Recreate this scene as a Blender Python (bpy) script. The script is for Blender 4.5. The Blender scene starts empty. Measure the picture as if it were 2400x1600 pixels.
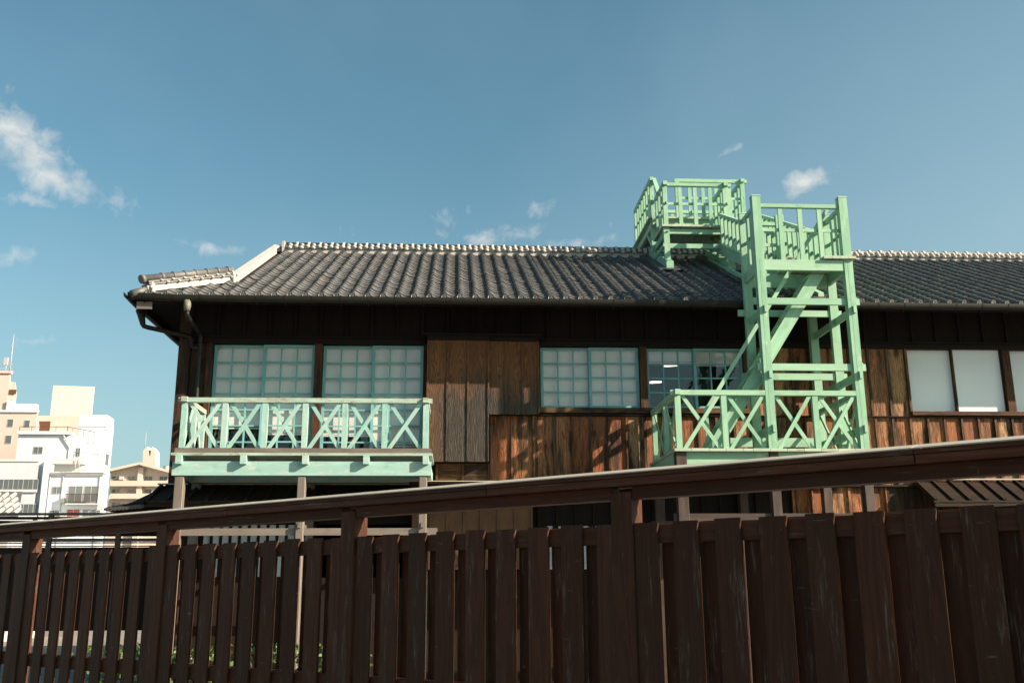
import bpy, math, random
from math import sin, cos, tan, radians, pi, sqrt, atan2
from mathutils import Vector, Matrix

random.seed(7)
SC = bpy.context.scene
COL = SC.collection

# ------------------------------------------------------------------ camera
# world: X along the house front, Y away from the camera, Z up, metres
FPX, YAW, ROLL, CH = 2300.0, radians(3.4), radians(0.32), 1.6
PITCH = math.atan((1376.5 - 800) / FPX)
F0 = Vector((sin(YAW), cos(YAW), 0)); R0 = Vector((cos(YAW), -sin(YAW), 0)); U0 = Vector((0, 0, 1))
CF = F0 * cos(PITCH) + U0 * sin(PITCH)
CU0 = U0 * cos(PITCH) - F0 * sin(PITCH)
CR = R0 * cos(ROLL) - CU0 * sin(ROLL)
CU = CU0 * cos(ROLL) + R0 * sin(ROLL)
CAMP = Vector((0, 0, CH))
cd = bpy.data.cameras.new('camera'); cam = bpy.data.objects.new('camera', cd); COL.objects.link(cam)
cd.sensor_fit = 'HORIZONTAL'; cd.sensor_width = 36.0; cd.lens = 36.0 * FPX / 2400.0
cd.clip_start = 0.1; cd.clip_end = 3000.0
m = Matrix((CR, CU, -CF)).transposed().to_4x4(); m.translation = CAMP
cam.matrix_world = m
SC.camera = cam

def at(px, py, Y):
    """a surveyed point: the spot on the vertical plane y = Y seen at this place in the photograph"""
    r = CR * ((px - 1200) / FPX) + CU * ((800 - py) / FPX) + CF
    return CAMP + r * ((Y - CAMP.y) / r.y)
def raydir(px, py):
    return (CR * ((px - 1200) / FPX) + CU * ((800 - py) / FPX) + CF).normalized()

# ------------------------------------------------------------------ light and sky
SUN = Vector((2.21, -1.0, 1.235)).normalized()
w = bpy.data.worlds.new('World'); SC.world = w; w.use_nodes = True
SKY_STRENGTH = 0.064
def build_world():
    nt = w.node_tree; nt.nodes.clear(); N = nt.nodes; L = nt.links
    out = N.new('ShaderNodeOutputWorld'); bg = N.new('ShaderNodeBackground'); bg.inputs[1].default_value = SKY_STRENGTH
    sky = N.new('ShaderNodeTexSky'); sky.sky_type = 'NISHITA'; sky.sun_disc = False
    sky.sun_elevation = math.asin(SUN.z); sky.sun_rotation = atan2(SUN.x, SUN.y)
    sky.altitude = 0; sky.air_density = 1.0; sky.dust_density = 2.4; sky.ozone_density = 1.6
    tint = N.new('ShaderNodeMix'); tint.data_type = 'RGBA'; tint.blend_type = 'MULTIPLY'; tint.inputs[0].default_value = 1.0
    L.new(sky.outputs[0], tint.inputs[6]); tint.inputs[7].default_value = (0.77, 1.07, 0.93, 1)
    geo = N.new('ShaderNodeNewGeometry')
    vd = N.new('ShaderNodeVectorMath'); vd.operation = 'SCALE'; vd.inputs[3].default_value = -1.0
    L.new(geo.outputs['Incoming'], vd.inputs[0])
    D = vd.outputs[0]
    def math_(op, a, b=None, clamp=False):
        n = N.new('ShaderNodeMath'); n.operation = op; n.use_clamp = clamp
        for i, v in enumerate((a, b)):
            if v is None: continue
            if isinstance(v, (int, float)): n.inputs[i].default_value = v
            else: L.new(v, n.inputs[i])
        return n.outputs[0]
    # fair-weather clouds, each a patch of sky: direction, half-width, half-height (radians), tilt, density
    clouds = [(30, 325, .056, .026, -30, 1.0), (110, 412, .054, .017, -18, 1.0),
              (285, 478, .014, .014, 30, .55), (492, 580, .024, .007, -5, .55), (40, 600, .030, .008, 0, .4),
              (825, 530, .020, .010, 20, .42), (1180, 550, .050, .013, 8, .66), (1260, 492, .030, .012, 15, .55), (1040, 500, .03, .014, 40, .33), (1440, 553, .03, .008, 0, .4), (60, 468, .022, .007, 0, .5),
              (1335, 570, .05, .008, 5, .4), (1722, 350, .018, .006, 22, .75), (1885, 423, .026, .014, 10, 1.0),
              (80, 800, .026, .006, 12, .5), (-260, 250, .09, .03, 15, .9), (2900, 480, .1, .03, 10, .8)]
    total = None
    nz = N.new('ShaderNodeTexNoise'); nz.inputs['Scale'].default_value = 44; nz.inputs['Detail'].default_value = 7; nz.inputs['Roughness'].default_value = .60; nz.inputs['Distortion'].default_value = .35
    L.new(D, nz.inputs['Vector'])
    nw = N.new('ShaderNodeTexNoise'); nw.inputs['Scale'].default_value = 21; nw.inputs['Detail'].default_value = 3
    L.new(D, nw.inputs['Vector'])
    warp = math_('MULTIPLY', math_('SUBTRACT', nw.outputs['Fac'], .5), 1.3)
    for (px, py, hw, hh, tilt, dens) in clouds:
        c = raydir(px, py); e1 = c.cross(Vector((0, 0, 1))).normalized(); e2 = e1.cross(c).normalized()
        a = radians(tilt); u = e1 * cos(a) + e2 * sin(a); v = c.cross(u)
        mp = N.new('ShaderNodeMapping'); mp.vector_type = 'TEXTURE'; L.new(D, mp.inputs[0])
        mp.inputs['Location'].default_value = c; mp.inputs['Rotation'].default_value = Matrix((u, v, c)).transposed().to_euler(); mp.inputs['Scale'].default_value = (hw, hh, .3)
        ln = N.new('ShaderNodeVectorMath'); ln.operation = 'LENGTH'; L.new(mp.outputs[0], ln.inputs[0])
        ma = N.new('ShaderNodeMath'); ma.operation = 'MULTIPLY_ADD'; L.new(ln.outputs['Value'], ma.inputs[0]); ma.inputs[1].default_value = -dens; ma.inputs[2].default_value = 1.25 * dens
        total = ma.outputs[0] if total is None else math_('MAXIMUM', total, ma.outputs[0])
    total = math_('SUBTRACT', total, math_('MULTIPLY', warp, .9))
    det = N.new('ShaderNodeMapRange'); det.inputs[1].default_value = .30; det.inputs[2].default_value = .70; L.new(nz.outputs['Fac'], det.inputs[0])
    dens = math_('MULTIPLY', math_('SUBTRACT', math_('ADD', det.outputs[0], total), .76), .80, True)
    dens = math_('MULTIPLY', math_('POWER', dens, 1.15), .92)
    # faint high veil everywhere
    nv = N.new('ShaderNodeTexNoise'); nv.inputs['Scale'].default_value = 2.6; nv.inputs['Detail'].default_value = 4; nv.inputs['Roughness'].default_value = .6
    L.new(D, nv.inputs['Vector'])
    vr = N.new('ShaderNodeMapRange'); vr.inputs[1].default_value = .5; vr.inputs[2].default_value = .85; vr.inputs[4].default_value = .10; L.new(nv.outputs['Fac'], vr.inputs[0])
    # thin cirrus haze spread over the right-hand sky, towards the sun
    c = raydir(2650, 500); mp = N.new('ShaderNodeMapping'); mp.vector_type = 'TEXTURE'; L.new(D, mp.inputs[0]); mp.inputs['Location'].default_value = c
    e1 = c.cross(Vector((0, 0, 1))).normalized(); mp.inputs['Rotation'].default_value = Matrix((e1, c.cross(e1), c)).transposed().to_euler(); mp.inputs['Scale'].default_value = (.60, .36, 1.2)
    ln = N.new('ShaderNodeVectorMath'); ln.operation = 'LENGTH'; L.new(mp.outputs[0], ln.inputs[0])
    hz = math_('SUBTRACT', 1.0, ln.outputs['Value'], True)
    veil = math_('ADD', vr.outputs[0], math_('MULTIPLY', hz, math_('ADD', .24, math_('MULTIPLY', nv.outputs['Fac'], .30))))

    mix = N.new('ShaderNodeMix'); mix.data_type = 'RGBA'; L.new(dens, mix.inputs[0])
    mv = N.new('ShaderNodeMix'); mv.data_type = 'RGBA'; L.new(veil, mv.inputs[0])
    sx = N.new('ShaderNodeSeparateXYZ'); L.new(D, sx.inputs[0])
    hr = N.new('ShaderNodeMapRange'); hr.interpolation_type = 'SMOOTHSTEP'; L.new(sx.outputs[2], hr.inputs[0]); hr.inputs[1].default_value = -.05; hr.inputs[2].default_value = .42; hr.inputs[3].default_value = .55; hr.inputs[4].default_value = 0
    mh = N.new('ShaderNodeMix'); mh.data_type = 'RGBA'; L.new(hr.outputs[0], mh.inputs[0]); L.new(tint.outputs[2], mh.inputs[6]); mh.inputs[7].default_value = (3.3, 3.85, 4.05, 1)
    L.new(mh.outputs[2], mv.inputs[6]); mv.inputs[7].default_value = (3.1, 4.15, 4.55, 1); L.new(mv.outputs[2], mix.inputs[6])
    mix.inputs[7].default_value = (5.4, 5.3, 5.0, 1)
    L.new(mix.outputs[2], bg.inputs[0]); L.new(bg.outputs[0], out.inputs[0])
build_world()
sd = bpy.data.lights.new('sun', 'SUN'); sd.energy = 5.0; sd.angle = radians(0.5); sd.color = (1.0, 0.78, 0.60)
so = bpy.data.objects.new('sun', sd); COL.objects.link(so); so.rotation_euler = SUN.to_track_quat('Z', 'Y').to_euler(); so.location = SUN * 60
SC.view_settings.view_transform = 'Standard'; SC.view_settings.look = 'None'; SC.view_settings.exposure = 1.35; SC.view_settings.gamma = 1.0
SC.render.engine = 'CYCLES'; SC.cycles.max_bounces = 5; SC.cycles.diffuse_bounces = 3; SC.cycles.glossy_bounces = 3; SC.cycles.transparent_max_bounces = 8

# ------------------------------------------------------------------ mesh helpers
ORG = {}          # world origin of each object, for parenting
class MB:
    """collects hexahedra and polygons with a grain-following UV map and a per-piece random pair"""
    def __init__(s): s.v = []; s.f = []; s.uv = []; s.rn = []; s.sm = []
    def poly(s, pts, uvs=None, rn=None, smooth=False):
        i = len(s.v); s.v += [tuple(p) for p in pts]; s.f.append(tuple(range(i, i + len(pts))))
        s.uv.append(uvs or [(p[0], p[2]) for p in pts]); s.rn.append(rn or (random.random(), random.random())); s.sm.append(smooth)
    def hexa(s, o, ex, ey, ez):
        o = Vector(o); ex = Vector(ex); ey = Vector(ey); ez = Vector(ez)
        if ex.cross(ey).dot(ez) < 0: o = o + ex; ex = -ex
        E = [ex, ey, ez]; ln = [e.length for e in E]; g = max(range(3), key=lambda k: ln[k])
        rn = (random.random(), random.random()); ou = random.random() * 20; ov = random.random() * 20
        b = len(s.v)
        for k in range(8):
            s.v.append(tuple(o + ex * (k & 1) + ey * (k >> 1 & 1) + ez * (k >> 2 & 1)))
        def co(k): return [(k & 1) * ln[0], (k >> 1 & 1) * ln[1], (k >> 2 & 1) * ln[2]]
        for fc, ax in (((0, 2, 3, 1), 2), ((4, 5, 7, 6), 2), ((0, 1, 5, 4), 1), ((2, 6, 7, 3), 1), ((0, 4, 6, 2), 0), ((1, 3, 7, 5), 0)):
            s.f.append(tuple(b + k for k in fc)); oth = [a for a in range(3) if a != ax]
            if g in oth: ua = g; va = [a for a in oth if a != g][0]
            else: ua, va = oth
            sc = 1.0 if g in oth else .25
            s.uv.append([(co(k)[ua] * sc + ou, co(k)[va] + ov + ax * .37) for k in fc]); s.rn.append(rn); s.sm.append(False)
        return s
    def box(s, x0, x1, y0, y1, z0, z1):
        return s.hexa((x0, y0, z0), (x1 - x0, 0, 0), (0, y1 - y0, 0), (0, 0, z1 - z0))
    def beam(s, p, q, wd, ht, up=(0, 0, 1)):
        p = Vector(p); q = Vector(q); d = q - p; side = d.cross(Vector(up)).normalized(); u = side.cross(d).normalized()
        return s.hexa(p - side * wd / 2 - u * ht / 2, d, side * wd, u * ht)
    def tube(s, pts, r, n=12, rads=None, caps=True):
        pts = [Vector(p) for p in pts]; rings = []; rn = (random.random(), random.random())
        ref = Vector((0.3, 0.9, 0.2))
        for i, p in enumerate(pts):
            a = pts[max(i - 1, 0)]; b = pts[min(i + 1, len(pts) - 1)]; d = (b - a).normalized()
            e = d.cross(ref)
            if e.length < .1: e = d.cross(Vector((1, 0, 0)))
            e.normalize(); f = d.cross(e); rr = rads[i] if rads else r
            base = len(s.v)
            for k in range(n):
                an = 2 * pi * k / n; s.v.append(tuple(p + e * cos(an) * rr + f * sin(an) * rr))
            rings.append(base)
        for i in range(len(rings) - 1):
            for k in range(n):
                a, b = rings[i], rings[i + 1]; k2 = (k + 1) % n
                s.f.append((a + k, a + k2, b + k2, b + k)); s.uv.append([(k / n, i), (k2 / n, i), (k2 / n, i + 1), (k / n, i + 1)]); s.rn.append(rn); s.sm.append(True)
        if caps:
            for base, rev in ((rings[0], True), (rings[-1], False)):
                idx = [base + k for k in range(n)]
                s.f.append(tuple(reversed(idx)) if rev else tuple(idx)); s.uv.append([(0, 0)] * n); s.rn.append(rn); s.sm.append(False)
        return s
    def sweep(s, prof, pts, side, closed=False, smooth=True):
        """profile list of (a, b): a along side, b along Z, placed at each point"""
        side = Vector(side); base = len(s.v); n = len(prof); rn = (random.random(), random.random())
        for p in pts:
            for (a, b) in prof: s.v.append(tuple(Vector(p) + side * a + Vector((0, 0, b))))
        m_ = n if closed else n - 1
        for i in range(len(pts) - 1):
            for k in range(m_):
                k2 = (k + 1) % n
                s.f.append((base + i * n + k, base + i * n + k2, base + (i + 1) * n + k2, base + (i + 1) * n + k))
                s.uv.append([(i, k * .1), (i, k2 * .1), (i + 1, k2 * .1), (i + 1, k * .1)]); s.rn.append(rn); s.sm.append(smooth)
        return s
    def sphere(s, c, rx, ry, rz, n=10, m_=6):
        c = Vector(c); base = len(s.v); rn = (random.random(), random.random())
        for j in range(m_ + 1):
            t = pi * j / m_
            for k in range(n):
                a = 2 * pi * k / n; s.v.append((c.x + rx * sin(t) * cos(a), c.y + ry * sin(t) * sin(a), c.z + rz * cos(t)))
        for j in range(m_):
            for k in range(n):
                k2 = (k + 1) % n; s.f.append((base + j * n + k, base + (j + 1) * n + k, base + (j + 1) * n + k2, base + j * n + k2))
                s.uv.append([(k, j)] * 4); s.rn.append(rn); s.sm.append(True)
        return s
    def mesh(s, name, mat):
        me = bpy.data.meshes.new(name); me.from_pydata(s.v, [], s.f); me.materials.append(mat)
        uv = me.uv_layers.new(name='UVMap'); r = me.uv_layers.new(name='rnd')
        fl = []; fr = []
        for i, u in enumerate(s.uv):
            for c in u: fl += [c[0], c[1]]; fr += list(s.rn[i])
        uv.data.foreach_set('uv', fl); r.data.foreach_set('uv', fr)
        me.polygons.foreach_set('use_smooth', s.sm); me.update()
        return me
    def build(s, name, mat, parent=None): return put(name, s.mesh(name, mat), parent)
def put(name, me, parent=None, loc=(0, 0, 0)):
    o = bpy.data.objects.new(name, me); COL.objects.link(o); loc = Vector(loc)
    if parent is not None: o.parent = parent; o.location = loc - ORG[parent.name]
    else: o.location = loc
    ORG[o.name] = loc
    return o
def thing(name, loc, label, cat, group=None):
    o = bpy.data.objects.new(name, None); COL.objects.link(o); o.location = loc; o.empty_display_size = .3; ORG[o.name] = Vector(loc)
    return tag(o, label, cat, group)
def tag(o, label, cat, group=None):
    o['label'] = label; o['category'] = cat
    if group: o['group'] = group
    return o
def part(name, mat, parent, *boxes):
    b = MB()
    for q in boxes: b.box(*q)
    return b.build(name, mat, parent)
def beam(name, mat, parent, p, q, wd, ht, up=(0, 0, 1)):
    return MB().beam(p, q, wd, ht, up).build(name, mat, parent)

# ------------------------------------------------------------------ materials
class G:
    """small wrapper to write node graphs tersely"""
    def __init__(s, name, rough=.7, spec=.4, metal=0):
        s.m = bpy.data.materials.new(name); s.m.use_nodes = True; s.nt = s.m.node_tree; s.N = s.nt.nodes; s.L = s.nt.links
        s.b = s.N['Principled BSDF']; s.b.inputs['Roughness'].default_value = rough; s.b.inputs['Metallic'].default_value = metal
        s.b.inputs['Specular IOR Level'].default_value = spec
    def node(s, t, **k):
        n = s.N.new(t)
        for a, v in k.items(): setattr(n, a, v)
        return n
    def lk(s, v, i):
        if isinstance(v, (int, float)): i.default_value = v
        elif isinstance(v, tuple): i.default_value = v if len(v) == 4 or i.type == 'VECTOR' else v + (1,)
        else: s.L.new(v, i)
    def uv(s, layer='UVMap'): n = s.node('ShaderNodeUVMap', uv_map=layer); return n.outputs[0]
    def pos(s): return s.node('ShaderNodeNewGeometry').outputs['Position']
    def scale(s, vec, sc, loc=(0, 0, 0)):
        n = s.node('ShaderNodeMapping'); s.lk(vec, n.inputs[0]); n.inputs['Scale'].default_value = sc; n.inputs['Location'].default_value = loc; return n.outputs[0]
    def noise(s, vec, sc=1, det=4, rough=.55, dist=0):
        n = s.node('ShaderNodeTexNoise'); s.lk(vec, n.inputs['Vector']); n.inputs['Scale'].default_value = sc; n.inputs['Detail'].default_value = det
        n.inputs['Roughness'].default_value = rough; n.inputs['Distortion'].default_value = dist; return n.outputs['Fac']
    def voro(s, vec, sc=1):
        n = s.node('ShaderNodeTexVoronoi'); s.lk(vec, n.inputs['Vector']); n.inputs['Scale'].default_value = sc; return n.outputs['Distance']
    def ma(s, op, a, b=0.0, c=None, clamp=False):
        n = s.node('ShaderNodeMath', operation=op, use_clamp=clamp); s.lk(a, n.inputs[0]); s.lk(b, n.inputs[1])
        if c is not None: s.lk(c, n.inputs[2])
        return n.outputs[0]
    def mr(s, v, a, b, c=0.0, d=1.0):
        n = s.node('ShaderNodeMapRange'); s.lk(v, n.inputs[0])
        for i, q in enumerate((a, b, c, d)): n.inputs[i + 1].default_value = q
        return n.outputs[0]
    def mix(s, f, a, b, mode='MIX'):
        n = s.node('ShaderNodeMix', data_type='RGBA', blend_type=mode); s.lk(f, n.inputs[0]); s.lk(a, n.inputs[6]); s.lk(b, n.inputs[7]); return n.outputs[2]
    def sep(s, vec):
        n = s.node('ShaderNodeSeparateXYZ'); s.lk(vec, n.inputs[0]); return n.outputs
    def comb(s, x, y, z=0.0):
        n = s.node('ShaderNodeCombineXYZ'); s.lk(x, n.inputs[0]); s.lk(y, n.inputs[1]); s.lk(z, n.inputs[2]); return n.outputs[0]
    def color(s, c): s.lk(c, s.b.inputs['Base Color']); return s
    def rough(s, r): s.lk(r, s.b.inputs['Roughness']); return s
    def bump(s, h, st=.3, dist=.01):
        n = s.node('ShaderNodeBump'); n.inputs['Strength'].default_value = st; n.inputs['Distance'].default_value = dist; s.lk(h, n.inputs['Height']); s.L.new(n.outputs[0], s.b.inputs['Normal']); return s

def grain(g, rings=26, wob=.05):
    """plain-sawn figure along u: returns (band value, fine streak value)"""
    uv = g.uv(); x, y, _ = g.sep(uv)
    n1 = g.noise(g.scale(uv, (1.1, 7, 1)), 1, 3, .5)
    n2 = g.noise(g.scale(uv, (2.5, 30, 1)), 1, 3, .6)
    ph = g.ma('ADD', g.ma('MULTIPLY', y, rings * 2 * pi), g.ma('ADD', g.ma('MULTIPLY', n1, rings * wob * 40), g.ma('MULTIPLY', n2, 3.0)))
    band = g.ma('MULTIPLY_ADD', g.ma('SINE', ph), .5, .5)
    fine = g.noise(g.scale(uv, (3, 160, 1)), 1, 4, .65)
    return uv, band, fine

def mat_fence(name='dark_stained_wood', k=1.0):
    g = G(name, .6, .12); uv, band, fine = grain(g, 20)
    r = g.sep(g.uv('rnd'))
    base = g.mix(r[0], (.038 * k, .0160 * k, .0095 * k), (.074 * k, .0265 * k, .0140 * k))
    base = g.mix(g.ma('MULTIPLY', band, .5), base, (.026, .011, .0065))
    base = g.mix(g.mr(fine, .45, .8, 0, .5), base, (.095, .036, .018))
    # worn greyish patches and scuffs
    pt = g.noise(g.scale(uv, (2.2, 16, 1)), 1, 6, .7)
    st = g.noise(g.scale(uv, (9, 130, 1)), 1, 5, .7)
    wear = g.ma('MULTIPLY', g.mr(pt, .54, .68), g.mr(st, .46, .66))
    base = g.mix(g.ma('MULTIPLY', wear, .9), base, (.19, .165, .135))
    sc = g.noise(g.scale(uv, (60, 5, 1)), 1, 2, .5, .8)
    sc2 = g.noise(g.scale(uv, (5, 9, 1)), 1, 2)
    scr = g.ma('MULTIPLY', g.mr(sc, .66, .70), g.mr(sc2, .58, .68))
    base = g.mix(g.ma('MULTIPLY', scr, .5), base, (.16, .15, .14))
    gr = g.noise(g.scale(uv, (.9, 3, 1)), 1, 3)
    base = g.mix(g.mr(gr, .5, .75, 0, .55), base, (.040, .027, .018))
    g.color(base); g.rough(g.mr(fine, .2, .8, .42, .72)); g.bump(g.ma('ADD', fine, g.ma('MULTIPLY', band, .35)), .35, .004); return g.m
def mat_cedar(name, dark=0.0, sat=1.0, greyed=.25, light=1.0):
    g = G(name, .75, .25); uv, band, fine = grain(g, 42, .045)
    r = g.sep(g.uv('rnd'))
    c1 = tuple(c * light for c in (.41, .185, .072)); c2 = tuple(c * light for c in (.54, .335, .165)); c3 = tuple(c * light for c in (.31, .10, .038))
    base = g.mix(g.mr(r[0], 0, 1), c3, c1); base = g.mix(g.mr(r[1], .55, 1, 0, .8), base, c2)
    base = g.mix(g.ma('MULTIPLY', band, .62), base, tuple(c * light for c in (.085, .029, .012)))
    base = g.mix(g.mr(fine, .53, .74, 0, .7), base, tuple(c * light for c in (.045, .017, .008)))
    hi = g.noise(g.scale(uv, (2, 55, 1)), 1, 3, .6)
    base = g.mix(g.mr(hi, .58, .74, 0, .6), base, tuple(c * light for c in (.50, .31, .165)))
    kn = g.voro(g.scale(uv, (1.6, 5.5, 1)), 1.0)
    base = g.mix(g.mr(kn, .05, .11, .9, 0), base, (.02, .009, .006))
    so = g.noise(g.scale(uv, (1.1, 5.5, 1)), 1, 5, .65)
    base = g.mix(g.mr(so, .47, .60, 0, .92), base, (.022, .013, .009))
    st = g.noise(g.scale(uv, (1.6, 42, 1), (2, 9, 0)), 1, 4, .6)
    base = g.mix(g.mr(st, .55, .66, 0, .8), base, (.030, .014, .008))
    gy = g.noise(g.scale(uv, (.6, 3.1, 1), (5, 3, 0)), 1, 4, .6)
    base = g.mix(g.mr(gy, .45, .75, 0, greyed * 2), base, (.085, .07, .055))
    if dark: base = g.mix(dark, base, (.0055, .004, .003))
    g.color(base); g.bump(g.ma('ADD', g.ma('MULTIPLY', fine, .8), g.ma('MULTIPLY', band, .6)), .55, .006); return g.m
def mat_shutter():
    # boards of the shutter boxes: brown at the top, silvered to charcoal where rain reaches them
    g = G('weathered_shutter_wood', .8, .2); uv, band, fine = grain(g, 40, .045); P = g.sep(g.pos()); r = g.sep(g.uv('rnd'))
    br = g.mix(r[0], (.145, .062, .027), (.21, .10, .045)); br = g.mix(g.ma('MULTIPLY', band, .7), br, (.05, .021, .011)); br = g.mix(g.mr(fine, .5, .72, 0, .7), br, (.03, .014, .009))
    gy = g.mix(band, (.050, .044, .036), (.022, .020, .018)); gy = g.mix(g.mr(fine, .5, .75, 0, .8), gy, (.14, .12, .095))
    n = g.noise(g.scale(uv, (.9, 6, 1)), 1, 5, .65)
    f = g.mr(g.ma('ADD', P[2], g.ma('MULTIPLY', g.ma('SUBTRACT', n, .5), 1.5)), 4.75, 5.3, 1, 0)
    f = g.ma('MULTIPLY', f, g.mr(g.ma('ADD', P[0], g.ma('MULTIPLY', n, .2)), -.40, -.05, .35, 1.0), clamp=True)
    base = g.mix(f, br, gy)
    g.color(base); g.bump(g.ma('ADD', fine, band), .55, .006); return g.m
def mat_paint(name, a, b, peel=.35, under=(.30, .24, .18)):
    g = G(name, .55, .35); uv, band, fine = grain(g, 18); r = g.sep(g.uv('rnd'))
    base = g.mix(r[0], a, b)
    mo = g.noise(g.scale(uv, (1.6, 9, 1)), 1, 5, .6)
    base = g.mix(g.mr(mo, .45, .72, 0, .75), base, tuple(min(1, c * 1.32 + .03) for c in a))
    lo = g.noise(g.scale(uv, (3.0, 4.0, 1), (7, 2, 0)), 1, 5, .7)
    base = g.mix(g.mr(lo, .54, .74, 0, .7), base, tuple(c * q for c, q in zip(a, (.55, .66, .60))))
    base = g.mix(g.mr(fine, .55, .8, 0, .25), base, tuple(c * .75 for c in a))
    p1 = g.noise(g.scale(uv, (3.2, 11, 1), (3, 1, 0)), 1, 6, .7); p2 = g.noise(g.scale(uv, (14, 70, 1)), 1, 4, .6)
    pe = g.ma('MULTIPLY', g.mr(p1, .70 - peel * .22, .76 - peel * .18), g.mr(p2, .40, .55))
    base = g.mix(pe, base, under)
    kn = g.voro(g.scale(uv, (2.3, 7, 1)), 1.0)
    base = g.mix(g.mr(kn, .02, .05, .55, 0), base, tuple(c * .4 for c in a))
    g.color(base); g.rough(g.mr(mo, .3, .7, .42, .65)); g.bump(g.ma('ADD', g.ma('MULTIPLY', fine, .5), g.ma('MULTIPLY', pe, -.6)), .25, .003); return g.m
def mat_plain(name, c, rough=.7, var=.2, sc=3.0, spec=.3, metal=0, bump=0.0, dirt=0.0):
    g = G(name, rough, spec, metal); n = g.noise(g.pos(), sc, 6, .6)
    col = g.mix(g.mr(n, .3, .7), tuple(x * (1 - var) for x in c), tuple(min(1, x * (1 + var)) for x in c))
    if dirt:
        P = g.pos(); d = g.noise(g.scale(P, (2.2, 2.2, .25)), 1, 5, .65)
        col = g.mix(g.mr(d, .5, .78, 0, dirt), col, tuple(x * .55 for x in c))
    g.color(col)
    if bump: g.bump(g.noise(g.pos(), sc * 12, 4), bump, .01)
    return g.m
def mat_tile():
    g = G('grey_roof_tile', .5, .45); P = g.pos()
    n = g.noise(P, 5.0, 4, .6); cell = g.noise(g.scale(P, (3.9, 2.4, 2.4)), 1, 0); fi = g.noise(P, 60, 3)
    col = g.mix(g.mr(n, .3, .7), (.074, .080, .084), (.122, .129, .133)); col = g.mix(g.mr(cell, .5, .8, 0, .6), col, (.112, .108, .102))
    col = g.mix(g.mr(fi, .55, .8, 0, .5), col, (.06, .056, .05))
    fl = g.node('ShaderNodeVectorMath', operation='FLOOR'); g.lk(g.scale(P, (1 / .2579, 1 / .17, 0), (5.087 / .2579, -15.93 / .17, 0)), fl.inputs[0])
    wn = g.node('ShaderNodeTexWhiteNoise'); g.lk(fl.outputs[0], wn.inputs['Vector'])
    col = g.mix(g.mr(wn.outputs['Value'], .0, 1.0, .0, .55), col, (.052, .054, .055)); col = g.mix(g.mr(wn.outputs['Value'], .93, .97, 0, .5), col, (.19, .18, .165))
    g.color(col); g.rough(g.mr(n, .2, .8, .38, .62)); g.bump(fi, .12, .003); return g.m
def mat_plaster(name='white_plaster', c=(.40, .39, .37)):
    g = G(name, .85, .2); P = g.pos(); n = g.noise(P, 9, 6, .65); d = g.noise(g.scale(P, (6, 6, 2)), 1, 5, .7)
    col = g.mix(g.mr(n, .55, .75, 0, .5), c, tuple(x * .72 for x in c)); col = g.mix(g.mr(d, .52, .72, 0, .7), col, (.20, .185, .16))
    g.color(col); g.bump(n, .25, .01); return g.m
def mat_glass(name='window_glass', rough=.03, wavy=.10):
    g = G(name); N = g.N; L = g.L
    gl = g.node('ShaderNodeBsdfGlossy'); gl.inputs['Roughness'].default_value = rough; gl.inputs['Color'].default_value = (.95, .97, 1, 1)
    tr = g.node('ShaderNodeBsdfTransparent'); tr.inputs['Color'].default_value = (.95, .96, .95, 1)
    bp = g.node('ShaderNodeBump'); bp.inputs['Strength'].default_value = wavy; bp.inputs['Distance'].default_value = .02
    L.new(g.noise(g.pos(), 7, 2), bp.inputs['Height']); L.new(bp.outputs[0], gl.inputs['Normal'])
    lw = g.node('ShaderNodeLayerWeight'); f5 = g.ma('POWER', lw.outputs['Facing'], 5.0)
    mx = g.node('ShaderNodeMixShader'); L.new(g.ma('MULTIPLY_ADD', f5, .9, .075, clamp=True), mx.inputs[0]); L.new(tr.outputs[0], mx.inputs[1]); L.new(gl.outputs[0], mx.inputs[2])
    L.new(mx.outputs[0], N['Material Output'].inputs[0]); return g.m
def mat_emit(name, c, s):
    g = G(name); e = g.node('ShaderNodeEmission'); e.inputs[0].default_value = c + (1,); e.inputs[1].default_value = s; g.L.new(e.outputs[0], g.N['Material Output'].inputs[0]); return g.m

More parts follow.
